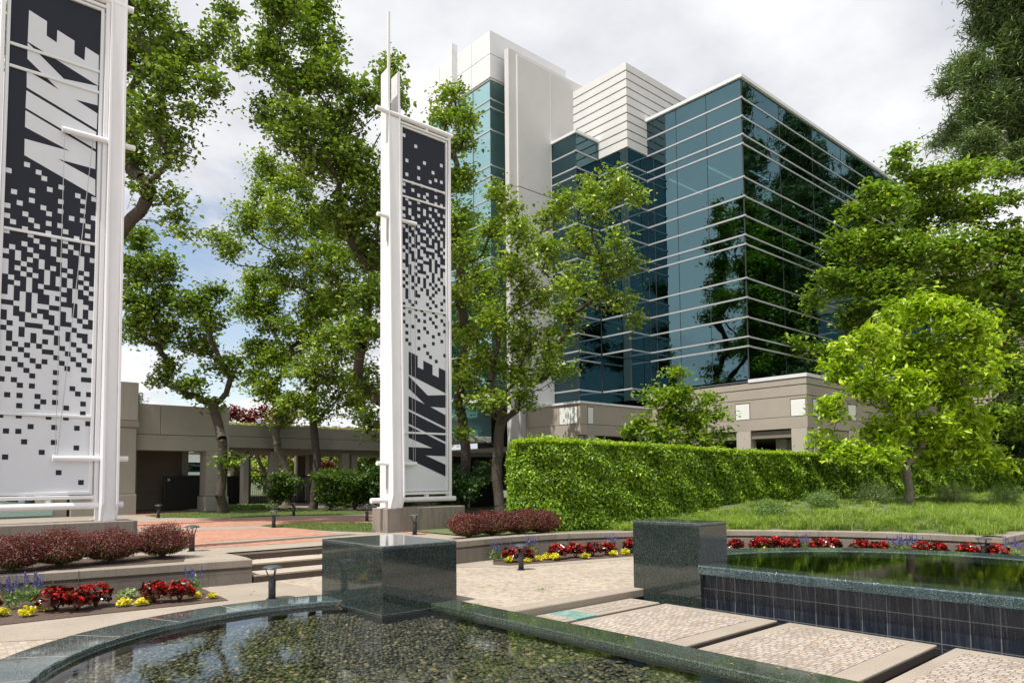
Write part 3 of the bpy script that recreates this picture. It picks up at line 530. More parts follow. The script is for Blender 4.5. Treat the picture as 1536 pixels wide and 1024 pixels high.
obj('basin_wall', MB().box(5.10, 6.32, 8.44, 9.6, -.40, -.02), 'tile_black', pool)
obj('basin_floor', MB().box(.2, 6.32, .8, 10.2, -.46, -.165), 'soil', pool)
wp = [(5.9, 8.5), (5.12, 8.5), (5.12, 9.62)] + in1c[1:] + [(5.9, 1.2)]
sheet('water', wp, [], -.022, 'water')
# pebbles: uncountable, one object
rng = np.random.default_rng(5)
ico = bmesh.new(); bmesh.ops.create_icosphere(ico, subdivisions=2, radius=1)
iv = np.array([v.co[:] for v in ico.verts]); ifc = np.array([[v.index for v in f.verts] for f in ico.faces]); ico.free()
ico1 = bmesh.new(); bmesh.ops.create_icosphere(ico1, subdivisions=1, radius=1)
iv1 = np.array([v.co[:] for v in ico1.verts]); if1 = np.array([[v.index for v in f.verts] for f in ico1.faces]); ico1.free()
def pebbles(n, test, x0, x1, y0, y1, z, tmpl, s0=.024, s1=.039):
    gs = .061; GX, GY = np.meshgrid(np.arange(x0, x1, gs), np.arange(y0, y1, gs*.86)); GX[::2] += gs*.5
    P = np.stack([GX.ravel(), GY.ravel()], 1); P = np.concatenate([P, P[rng.uniform(size=len(P)) < .28]+.02]); P += rng.normal(0, .011, P.shape); P = P[test(P)]; k = len(P)
    S = rng.uniform(s0, s1, k)[:, None]; sx_ = S*rng.uniform(1.0, 1.45, (k,1)); sy_ = S*rng.uniform(.75, 1.0, (k,1)); sz_ = S*rng.uniform(.36, .55, (k,1))
    an = rng.uniform(0, 2*np.pi, k); ti = rng.normal(0, .10, (k,2))
    tv, tf = tmpl
    V = tv[None]*np.stack([sx_, sy_, sz_], 2)
    c, s = np.cos(an)[:,None], np.sin(an)[:,None]
    X = V[:,:,0]*c - V[:,:,1]*s; Y = V[:,:,0]*s + V[:,:,1]*c; Z = V[:,:,2] + X*ti[:,:1] + Y*ti[:,1:]
    X += P[:,:1]; Y += P[:,1:]; Z += z + rng.uniform(0, .022, (k,1))
    F = tf[None] + (np.arange(k)*len(tv))[:,None,None]
    return np.stack([X,Y,Z],2).reshape(-1,3), F.reshape(-1,3)
def t_pool(P):
    d = np.hypot(P[:,0]-4, P[:,1]-6.6)
    return (P[:,0] < 5.88) & ((d < 3.12) | ((P[:,1] < 6.6) & (P[:,0] > .9))) & ~((P[:,0] > 5.08) & (P[:,1] > 8.43))
near = pebbles(8200, lambda P: t_pool(P) & (P[:,1] < 6.4), .9, 5.9, 2.6, 6.4, -.16, (iv, ifc))
far_ = pebbles(8200, t_pool, .9, 5.9, 6.4, 9.8, -.16, (iv1, if1))
mid_ = pebbles(1500, t_pool, .9, 5.9, 1.3, 2.6, -.16, (iv1, if1))
o = npmesh('pebble_bed', *cat([near, far_, mid_]), 'pebble', smooth=True); tag(o, 'smooth rounded river pebbles lying under the clear pool water', 'pebbles', kind='stuff')

# channel under the stepping pads
ch = tag(empty('water_channel'), 'narrow dark water channel under the paved stepping pads', 'channel')
obj('channel_floor', MB().box(6.33, 9.4, -1, 7.36, -.55, -.45), 'tile_black', ch)
obj('channel_wall', MB().box(6.32, 9.30, 7.36, 7.44, -.5, -.13), 'tile_black', ch)
sheet('water', [(6.33,-1),(9.28,-1),(9.28,7.36),(6.33,7.36)], [], -.21, 'water')
obj('plaza_kerb', MB().box(6.33, 9.28, 7.30, 7.62, -.125, .006), 'concrete_floor', ch, bevel=.02)
# pads
pads = [(6.70, 7.27, 'narrow paved pad with a green glass inset nearest the tall granite block'), (4.80, 6.60, 'paved stepping pad between the glass inset pad and the nearer pads'),
        (2.90, 4.64, 'second paved stepping pad from the right bottom corner'), (.95, 2.72, 'paved stepping pad cut off by the right bottom corner of the photo')]
for i, (y0, y1, lb) in enumerate(pads):
    r_ = tag(empty('stepping_pad'), lb, 'paving pad', 'paved pads crossing the water channel')
    x0, x1 = 6.345, 8.9
    obj('slab', MB().box(x0, x1, y0, y1, -.135, -.10), 'concrete_floor', r_, bevel=.012)
    obj('slab_side', MB().box(x0+.004, x1-.004, y0+.004, y1-.004, -.40, -.128), 'aggregate_and_riser_shade', r_)
    e = .16
    if i:
        obj('cobbles', MB().box(x0+.02, x1-e*1.3, y0+e*1.6, y1-e, -.11, -.094), 'setts_pad', r_)
    else:
        obj('cobbles', MB().box(x0+.5, 7.04, y0+.1, y1-.08, -.11, -.0955), 'setts_pad', r_)
        obj('cobbles', MB().box(7.62, x1-.14, y0+.12, y1-.1, -.11, -.0955), 'setts_pad', r_)
        obj('glass_inset', MB().box(7.06, 7.46, y0-.003, y1-.05, -.185, -.092), 'glass_block', r_, bevel=.006)

# upper pool
upp = tag(empty('raised_pool'), 'raised round black granite pool with water spilling over its straight edge', 'pool')
uo = arc(10.0, 3.6, 3.8, -101, 89, 90); ui = arc(10.0, 3.6, 3.18, -101, 89, 90)
obj('curved_coping', ringmesh(uo, ui, .37, .495), 'granite_rim', upp, bevel=.02)
obj('basin_wall', ringmesh(arc(10,3.6,3.76,-101,89,90), arc(10,3.6,3.3,-101,89,90), -.05, .369), 'granite', upp)
obj('spill_edge', MB().box(9.19, 9.66, -.05, 6.215, .34, .478), 'granite_rim', upp, bevel=.018)
obj('tiled_wall', MB().box(9.36, 9.64, -.05, 6.215, -.5, .339), 'tile_wall', upp)
obj('basin_floor', MB().prism(arc(10,3.6,3.35,-98,92,60), .0, .1), 'tile_black', upp)
sheet('water', [(9.21,.2),(9.21,6.21),(10.03,6.21),(10.03,6.76)] + arc(10,3.6,3.2,88,-104,60), [], .484, 'water')
fm = MB(); n_ = 60
for i in range(n_+1):
    y = 6.2 - i*6.2/n_
    wv = .006*math.sin(i*1.7) + .004*math.sin(i*3.1)
    fm.v += [(9.205, y, .486), (9.178+wv*.3, y, .46), (9.172+wv, y, .36), (9.20+wv, y, .20), (9.215+wv, y, -.205)]
for i in range(n_):
    for k in range(4): fm.f.append((5*i+k, 5*i+k+1, 5*i+6+k, 5*i+5+k))
obj('falling_water', fm, 'water_film', upp, smooth=True)
# granite blocks
def block(x0, x1, y0, y1, zb, zt, label):
    r_ = tag(empty('granite_block', (x0, y0, 0)), label, 'block', 'granite blocks beside the pools')
    obj('body', MB().box(0, x1-x0, 0, y1-y0, zb, zt-.052), 'granite', r_, bevel=.004)
    obj('top_slab', MB().box(-.004, x1-x0+.004, -.004, y1-y0+.004, zt-.05, zt), 'granite_top', r_, bevel=.014)
    obj('seam', MB().box(.004, x1-x0-.004, .004, y1-y0-.004, zt-.0525, zt-.0495), 'dark_metal', r_)
    return r_
b1_ = block(5.08, 6.33, 8.42, 10.2, -.02, .90, 'polished dark granite block between the pebble pool and the steps')
obj('base_trim', MB().box(-.03, 1.27, -.03, 1.25, -.06, -.021), 'granite_rim', b1_, bevel=.004)
block(9.27, 10.02, 6.22, 7.5, -.5, 1.10, 'taller speckled granite block beside the raised pool')

# grass mound behind the curved wall
def wall_d(x, y):
    best = 9e9; ins = False
    pts = WR + WR2[1:]
    for a, b in zip(pts, pts[1:]):
        vx, vy = b[0]-a[0], b[1]-a[1]; t_ = max(0, min(1, ((x-a[0])*vx+(y-a[1])*vy)/(vx*vx+vy*vy)))
        d = math.hypot(x-a[0]-vx*t_, y-a[1]-vy*t_)
        if d < best: best = d; ins = (vx*(y-a[1])-vy*(x-a[0])) > 0
    return best if ins else -best
def mound_z(x, y):
    d = wall_d(x, y)
    k = max(0, min(1, (x-14.5)/4.5)); k = k*k*(3-2*k)
    return .445 + k*min(max(d-.2, 0)*.13, .53)
mv = []; mf_ = []; idx = {}
gx = np.arange(10.5, 62, .5); gy = np.arange(3.0, 17.5, .25)
ok = np.array([[wall_d(x, y) > .1 for y in gy] for x in gx])
for i in range(len(gx)-1):
    for j in range(len(gy)-1):
        if ok[i,j] and ok[i+1,j] and ok[i,j+1] and ok[i+1,j+1]:
            q = []
            for a, b_ in ((i,j),(i+1,j),(i+1,j+1),(i,j+1)):
                if (a,b_) not in idx: idx[(a,b_)] = len(mv); mv.append((gx[a], gy[b_], mound_z(gx[a], gy[b_])))
                q.append(idx[(a,b_)])
            mf_.append(tuple(q))
mm = MB(); mm.v = mv; mm.f = mf_
struct('planting_bank', mm, 'terrain', smooth=True)
# ------------------------------------------------------------------ office building
ob = tag(empty('office_building', (26, 15, .42)), 'glass and concrete office block with blue mirrored windows, pale stair tower and stone base', 'building')
def W_(o): o.location = (o.location[0]-26, o.location[1]-15, o.location[2]-.42); return o
def bobj(name, mb, mat, **k): return W_(obj(name, mb, mat, ob, **k))
ZL = [5.72, 7.07, 7.46, 8.26, 9.07, 9.87, 11.27, 11.66, 12.46, 13.27, 14.08, 15.48, 15.87, 16.64, 17.43, 18.25]
def face(axis, pos, a0, a1, levels, mulls, out, mat='blue_glass', ext0=0, ext1=0, toprail=False):
    """axis 'Y': face in plane X=pos running a0..a1 along Y; 'X': plane Y=pos. out=-1: faces towards -X / -Y"""
    for i in range(len(levels)-1):
        z0, z1 = levels[i], levels[i+1]
        g_ = MB()
        cuts = [a0] + [m_ for m_ in mulls if a0 < m_ < a1] + [a1]
        for c0, c1 in zip(cuts, cuts[1:]):
            c0 += .012; c1 -= .012
            if axis == 'Y': g_.box(pos, pos+.03, c0, c1, z0+.01, z1-.01)
            else: g_.box(c0, c1, pos, pos+.03, z0+.01, z1-.01)
        wn = bobj('window', g_, mat)
        h = .034 if axis == 'Y' else .032; p = .03 if axis == 'Y' else .028
        rl = MB()
        if axis == 'Y': rl.box(pos-p, pos+.02, a0-ext0, a1+ext1, z0-h, z0+h)
        else: rl.box(a0-ext0, a1+ext1, pos-p, pos+.02, z0-h, z0+h)
        if i: obj('rail', rl, 'rail_metal', wn)
        mu = MB()
        for m_ in [a0+.014]+list(mulls)+[a1-.014]:
            if axis == 'Y': mu.box(pos-.012, pos+.06, m_-.012, m_+.012, z0+h, z1-h)
            else: mu.box(m_-.012, m_+.012, pos-.012, pos+.06, z0+h, z1-h)
        obj('mullion', mu, 'mullion', wn)
X0, Y0 = 25.98, 14.92
face('Y', X0, Y0, 19.79, ZL, [16.6, 18.15, 19.4], -1, ext0=.065)
face('X', Y0, X0, 47.0, ZL, [X0+3.1*k for k in range(1, 7)], -1, ext0=.062)
face('X', 19.79, 24.57, X0, ZL[1:14], [], -1, ext0=.062, ext1=-.08)
face('Y', 24.57, 19.79, 21.51, ZL[1:14], [], -1, ext0=.065, ext1=-.08)
for rng_, args in ((None, None),): pass
lo = [5.20, 5.72, 7.07]
face('X', 19.79, 24.57, X0, lo, [], -1, ext0=.062, ext1=-.08); face('Y', 24.57, 19.79, 21.51, lo, [], -1, ext0=.065, ext1=-.08)
ZL2 = [5.15, 5.72] + ZL[1:14] + [17.45]
face('X', 21.51, 23.02, 24.57, ZL2, [], -1, ext0=.062, ext1=-.08)
face('Y', 23.02, 21.51, 23.04, ZL2, [], -1, ext0=.065)
# copings, roofs, rooms behind the glass
cp = MB().box(X0-.10, X0+.25, Y0-.10, 19.79, 18.26, 18.40).box(X0+.25, 47, Y0-.10, Y0+.25, 18.26, 18.397)
bobj('roof_coping', cp, 'metal_panel')
bobj('roof_coping', MB().box(22.93, 24.57, 21.42, 21.7, 17.46, 17.58).box(22.93, 23.2, 21.7, 23.03, 17.46, 17.577), 'metal_panel')
bobj('roof', MB().box(X0+.1, 47, Y0+.1, 40, 18.0, 18.25).box(23.1, 25, 21.6, 23.1, 17.3, 17.45).box(24.6, 26.1, 19.83, 23.1, 16.4, 16.66), 'interior')
for z in (15.55, 11.35, 7.15):
    bobj('floor_slab', MB().box(X0+.12, 46, Y0+.12, 40, z, z+.25), 'interior')
    bobj('floor_slab', MB().box(24.70, X0+.1, 19.92, 40, z+.001, z+.249), 'interior')
    bobj('floor_slab', MB().box(23.15, 24.68, 21.64, 40, z+.002, z+.248), 'interior')
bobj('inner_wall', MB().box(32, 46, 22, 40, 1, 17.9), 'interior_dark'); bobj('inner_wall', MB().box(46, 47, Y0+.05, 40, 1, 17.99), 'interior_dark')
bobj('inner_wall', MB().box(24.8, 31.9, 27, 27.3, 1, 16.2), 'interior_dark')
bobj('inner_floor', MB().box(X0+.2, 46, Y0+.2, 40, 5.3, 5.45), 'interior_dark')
for (x, y, l) in ((26.6, 17.0, 2.2), (26.5, 18.9, 2.6), (28.5, 16.0, 1.6)):
    bobj('ceiling_light', MB().box(x, x+l, y, y+.07, 15.42, 15.46), 'lamp_light')
# striped penthouse
n_ = 10; pz0, pz1 = 16.68, 20.62; ph_ = (pz1-pz0)/n_
mb = MB()
for i in range(n_):
    z = pz0+ph_*i; mb.box(24.53, 44, 19.75, 30, z+(.030 if i else 0), z+ph_-.030)
bobj('penthouse', mb, 'penthouse_panel', bevel=.006)
bobj('penthouse_joints', MB().box(24.575, 43.9, 19.795, 29.9, pz0+.05, pz1-.05), 'groove')
# pale concrete tower wall, two slabs
bobj('tower_wall', MB().box(20.87, 23.0, 23.04, 23.138, .4, 14.88).box(20.87, 27.5, 23.04, 23.138, 14.92, 21.02).box(20.42, 27.8, 23.14, 23.42, .4, 14.885).box(20.42, 27.8, 23.14, 23.42, 14.915, 21.22).box(20.5, 27.6, 23.16, 23.40, 14.8, 15.0), 'tower_concrete', bevel=.01)
bobj('wall_joint', MB().box(22.955, 22.975, 23.032, 23.06, 14.92, 21.0), 'penthouse_panel')
# tower: metal box on green glass
TX, TY = 19.93, 23.84
mb = MB()
for za, zb in ((19.98, 21.06), (21.09, 22.17)):
    mb.box(TX, 24.86, TY, TY+.1, za, zb)
    for y0_, y1_ in ((TY+.1, 25.2), (25.22, 26.5), (26.52, 27.75), (27.77, 28.9)): mb.box(TX+.002, TX+.1, y0_, y1_, za, zb)
    mb.box(TX+.1, 24.7, 28.8, 28.9, za, zb); mb.box(24.76, 24.858, TY+.1, 28.9, za, zb)
bobj('metal_cladding', mb, 'metal_panel')
bobj('roof', MB().box(TX+.05, 24.8, TY+.05, 28.85, 19.9, 22.1), 'metal_panel')
bobj('fin', MB().box(TX-.32, TX+.02, 26.30, 26.42, 18.0, 22.62), 'metal_panel')
GZ = [5.62, 7.05, 7.5, 9.2, 10.2, 11.25, 11.7, 13.35, 14.4, 15.44, 15.92, 17.56, 18.60, 19.0, 19.86]
face('X', TY+.08, TX+.08, 20.9, GZ, [], -1, mat='green_glass', ext0=.062)
face('Y', TX+.08, TY+.08, 28.8, GZ, [25.2, 26.5, 27.75], -1, mat='green_glass', ext0=.065)
for z in (19.3, 15.6, 11.4, 7.2): bobj('floor_slab', MB().box(TX+.2, 24, TY+.2, 28.6, z, z+.3), 'beige_wall')
bobj('stair_core', MB().box(21.2, 24, 25.4, 28.6, 5.6, 19.8), 'penthouse_panel')
bobj('soffit', MB().box(TX-.1, 20.40, TY-.05, 29, 5.25, 5.56), 'metal_panel')
bobj('window', MB().box(18.2, 20.9, 25.1, 25.14, 3.72, 5.24), 'green_glass'); bobj('window', MB().box(17.9, 17.94, 25.16, 27.4, 3.72, 5.24), 'green_glass')
bobj('canopy', MB().box(16.9, 20.40, 24.5, 27.9, 3.44, 3.68), 'metal_panel', bevel=.01)
bobj('entrance_wall', MB().box(16.9, 19.6, 27.6, 27.88, .4, 3.43).box(17.85, 20.9, 25.16, 31, 3.69, 3.75), 'beige_wall')
bobj('entrance_door', MB().box(19.62, 23.5, 27.7, 27.8, .4, 2.9), 'interior_dark'); bobj('door_frame', MB().box(19.6, 23.5, 27.55, 27.7, 2.92, 3.12).box(21.5, 21.6, 27.6, 27.7, .4, 2.9), 'render_wall')
# stone base on the right: coping, grooved bands, piers, white squares
def basewall(axis, pos, a0, a1, tops, piers, squares, dep=.45):
    """bands between grooves; below the beam the wall opens between piers"""
    def B(mb, p0, p1, b0, b1, z0, z1):
        return mb.box(pos+p0, pos+p1, b0, b1, z0, z1) if axis == 'Y' else mb.box(b0, b1, pos+p0, pos+p1, z0, z1)
    mb = MB(); g_ = MB()
    s = 0 if axis == 'Y' else .002
    for i in range(len(tops)-1):
        za, zb = tops[i], tops[i+1]
        gap = .018 if i >= len(tops)-3 and len(tops) > 3 else .008
        B(mb, 0+s, dep, a0, a1, za+gap, zb-gap)
    B(g_, .045+s, dep-.01, a0+.05, a1-.05, tops[0]+.02, tops[-1]-.04)
    bobj('base_wall', mb, 'base_stone', bevel=.008); bobj('wall_joint', g_, 'groove')
    for (c0, c1) in piers:
        pm = MB(); B(pm, -.004+s, dep-.03, c0, c1, .40, 2.60); B(pm, -.004+s, dep-.03, c0, c1, 2.64, tops[0]+.004); B(pm, .03, dep-.05, c0+.03, c1-.03, 2.5, 2.7)
        bobj('pier', pm, 'pier_stone', bevel=.006)
    for (c0, c1, z0, z1) in squares:
        sq = MB(); B(sq, -.012+s, .03, c0, c1, z0, z1); bobj('white_inset', sq, 'white_square')
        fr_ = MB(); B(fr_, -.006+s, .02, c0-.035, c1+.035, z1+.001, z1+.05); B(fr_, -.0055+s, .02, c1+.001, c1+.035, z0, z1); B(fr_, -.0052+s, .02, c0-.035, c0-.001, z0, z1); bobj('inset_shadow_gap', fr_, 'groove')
bx = 25.93
T2_ = [3.62, 4.08, 4.86, 5.28, 5.56]
basewall('Y', bx, 12.54, 19.78, T2_, [(12.57, 13.19), (14.90, 15.53), (17.3, 17.95)], [(12.60, 13.17, 4.10, 4.72), (14.92, 15.52, 4.10, 4.72), (17.35, 17.95, 4.10, 4.72)])
basewall('X', 12.54, bx+.46, 50, T2_, [(bx+.5, bx+.9), (29.5, 30.4), (33.5, 34.4)], [(bx+.5, bx+1.1, 4.10, 4.72), (29.5, 30.2, 4.10, 4.72)])
bobj('inner_wall', MB().box(27.6, 45, 14.0, 14.2, .4, 3.2).box(bx+.5, 46, 12.6, 13.0, 3.1, 3.6), 'base_stone')
bobj('soffit', MB().box(bx+.1, 46, 12.7, 40, 3.3, 3.58), 'beige_wall')
bobj('inner_wall', MB().box(31, 45, 18, 18.2, .4, 3.3), 'interior_dark')
bobj('pier', MB().box(26.9, 27.4, 13.9, 14.35, .4, 3.29), 'pier_stone')
bobj('roof_flashing', MB().box(bx-.03, bx+.4, 12.50, 14.93, 5.565, 5.70).box(bx+.4, 50, 12.50, 12.9, 5.565, 5.697), 'metal_panel')
bobj('roof', MB().box(bx+.1, 50, 12.7, 14.98, 5.50, 5.64).box(bx+.05, X0+.1, 14.95, 19.8, 5.60, 5.67), 'interior')
# stone base on the left
T1_ = [3.56, 4.02, 4.86]
basewall('Y', 21.20, 19.77, 23.0, T1_, [(19.95, 21.0)], [(19.93, 20.95, 4.05, 4.74)])
basewall('X', 19.77, 21.66, bx, T1_, [(21.67, 22.08)], [(21.67, 21.98, 4.05, 4.72)])
bobj('roof_flashing', MB().box(21.15, 21.6, 19.72, 23.03, 4.866, 4.96).box(21.6, bx-.002, 19.72, 20.2, 4.866, 4.957), 'metal_panel')
bobj('roof', MB().box(21.3, 26, 19.9, 23.03, 4.7, 4.87), 'penthouse_panel')
bobj('inner_wall', MB().box(21.5, 26.2, 20.6, 20.8, .4, 3.7).box(21.7, 21.9, 20.8, 23, .4, 3.7), 'interior')
# right hand wing glimpsed behind the maple
wg = tag(empty('side_wing', (47.6, 10.6, .42)), 'grey ribbed building wing glimpsed behind the maple at the right edge', 'building')
mb = MB()
for k in range(13): mb.box(-.7, 14, -2.4, 4.32, (3.2+k*.62 if k < 9 else 12.2+(k-9)*.65), (3.2+k*.62+.56 if k < 9 else 12.2+(k-9)*.65+.59))
obj('wall', mb, 'base_stone', wg); obj('recess', MB().box(-.62, 13.9, -2.3, 4.28, 0, 14.6), 'groove', wg)
obj('window', MB().box(-.72, -.63, -2.3, 4.1, 9.2, 12.1), 'blue_glass', wg); obj('window_rail', MB().box(-.78, -.73, -2.3, 4.1, 9.3, 9.4).box(-.78, -.73, -2.3, 4.1, 10.8, 10.9), 'rail_metal', wg)

# ------------------------------------------------------------------ colonnade building on the left
cb_ = tag(empty('colonnade_building', (8, 33.6, .42)), 'low beige colonnade building with deep square openings and a planted roof behind the left trees', 'building')
def cobj(name, mb, mat, **k):
    o = obj(name, mb, mat, cb_, **k); o.location = (-8, -33.6, -.42); return o
cobj('corner_pier', MB().box(5.6, 8.0, 33.2, 36, .40, 1.28).box(5.66, 7.96, 33.24, 35.9, 1.31, 4.1).box(5.6, 8.0, 33.2, 36, 4.42, 6.05), 'render_wall', bevel=.02)
cobj('wall_joint', MB().box(5.75, 7.9, 33.3, 35.8, 1.2, 5.9), 'groove'); cobj('band', MB().box(5.56, 8.03, 33.16, 36, 4.12, 4.40), 'concrete')
cobj('roof_lantern', MB().box(5.7, 7.3, 34, 36.5, 6.06, 6.7), 'green_glass')
cobj('side_wall', MB().box(-6, 5.5, 33.4, 36, .4, 6.0), 'render_wall'); cobj('window', MB().box(-3, 5.0, 33.3, 33.38, .5, 3.2), 'green_glass')
cobj('beam', MB().box(8.002, 9.0, 33.62, 34.4, 3.88, 5.2).box(9.02, 11.90, 33.62, 34.4, 3.88, 5.2).box(8.002, 11.90, 33.64, 34.3, 3.18, 3.86), 'render_wall', bevel=.012)
cobj('pier', MB().box(10.92, 11.96, 33.50, 34.6, .40, 1.11).box(10.98, 11.92, 33.56, 34.5, 1.13, 3.178).box(11.6, 11.96, 33.5, 34.6, 3.18, 5.26), 'render_wall', bevel=.012)
rw = MB()
for k in range(4): rw.box(8.3, 10.9, 37.3, 37.5, .45+.82*k, .45+.82*k+.8)
cobj('wall_joint', MB().box(8.32, 10.88, 37.35, 37.48, .4, 3.6), 'groove')
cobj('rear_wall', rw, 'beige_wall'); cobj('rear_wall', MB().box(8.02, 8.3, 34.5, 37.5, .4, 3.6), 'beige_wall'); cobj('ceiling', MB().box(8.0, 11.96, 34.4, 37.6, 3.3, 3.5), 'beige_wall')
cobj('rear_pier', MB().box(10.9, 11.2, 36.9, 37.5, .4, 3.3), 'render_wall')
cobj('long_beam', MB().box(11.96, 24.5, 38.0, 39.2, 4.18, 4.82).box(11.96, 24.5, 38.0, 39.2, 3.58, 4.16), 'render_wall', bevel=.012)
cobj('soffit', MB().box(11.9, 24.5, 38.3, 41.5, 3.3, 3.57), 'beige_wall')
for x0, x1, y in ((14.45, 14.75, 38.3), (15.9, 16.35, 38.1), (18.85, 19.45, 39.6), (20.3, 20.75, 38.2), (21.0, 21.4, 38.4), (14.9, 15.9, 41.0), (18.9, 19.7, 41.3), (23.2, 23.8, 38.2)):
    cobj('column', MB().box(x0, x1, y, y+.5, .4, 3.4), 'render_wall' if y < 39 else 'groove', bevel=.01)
cobj('plinth', MB().box(11.96, 24.5, 41.5, 41.7, .4, .9), 'render_wall')
rf = rng_r = np.random.default_rng(77)
C_ = np.stack([rf.uniform(12.2, 24.3, 5200), rf.uniform(38.05, 40.5, 5200), 4.84+rf.uniform(0, .22, 5200)**1.4], 1)
V, F = leaves(rf, C_, .13, .5, .2); o = npmesh('green_roof', V, F, 'leaf_roof', cb_); o.location = (-8, -33.6, -.42)
gt = tag(empty('metal_gate', (9.88, 36.0, .42)), 'solid black metal gate standing in the left opening of the colonnade', 'gate')
obj('gate_leaf', MB().box(0, 1.84, 0, .04, .05, 1.63), 'gate_black', gt); obj('gate_frame', MB().box(-.05, 0, -.03, .07, 0, 1.68).box(1.842, 1.9, -.03, .07, 0, 1.68).box(0, 1.84, -.03, .07, 1.635, 1.69), 'dark_metal', gt)
obj('notice', MB().box(.12, .22, -.012, -.001, 1.42, 1.52), 'lamp_light' if False else 'panel_white', gt)
fn_ = tag(empty('metal_fence', (12.0, 39.8, .42)), 'black metal railing fence running under the long beam of the colonnade', 'fence')
mb = MB()
for k in range(104): mb.box(k*.115, k*.115+.03, 0, .03, .05, 1.62)
obj('bars', mb, 'gate_black', fn_); obj('fence_rail', MB().box(0, 12, -.02, .05, 1.6, 1.66).box(0, 12, -.02, .05, .12, .17), 'gate_black', fn_)
for k in range(6): obj('post', MB().box(k*2.4-.04, k*2.4+.04, -.03, .06, 0, 1.72), 'gate_black', fn_)
obj('screen', MB().box(.4, 3.0, .06, .09, .1, 1.6), 'gate_black', fn_)
pb_ = tag(empty('pale_building', (8, 62, .4)), 'white building far off seen through the gap beside the colonnade pier', 'building')
obj('wall', MB().box(9, 15, 0, 5, 0, 5.6), 'white_wall', pb_); obj('window', MB().box(9.8, 14, -.04, 0, 2.2, 3.0), 'green_glass', pb_)

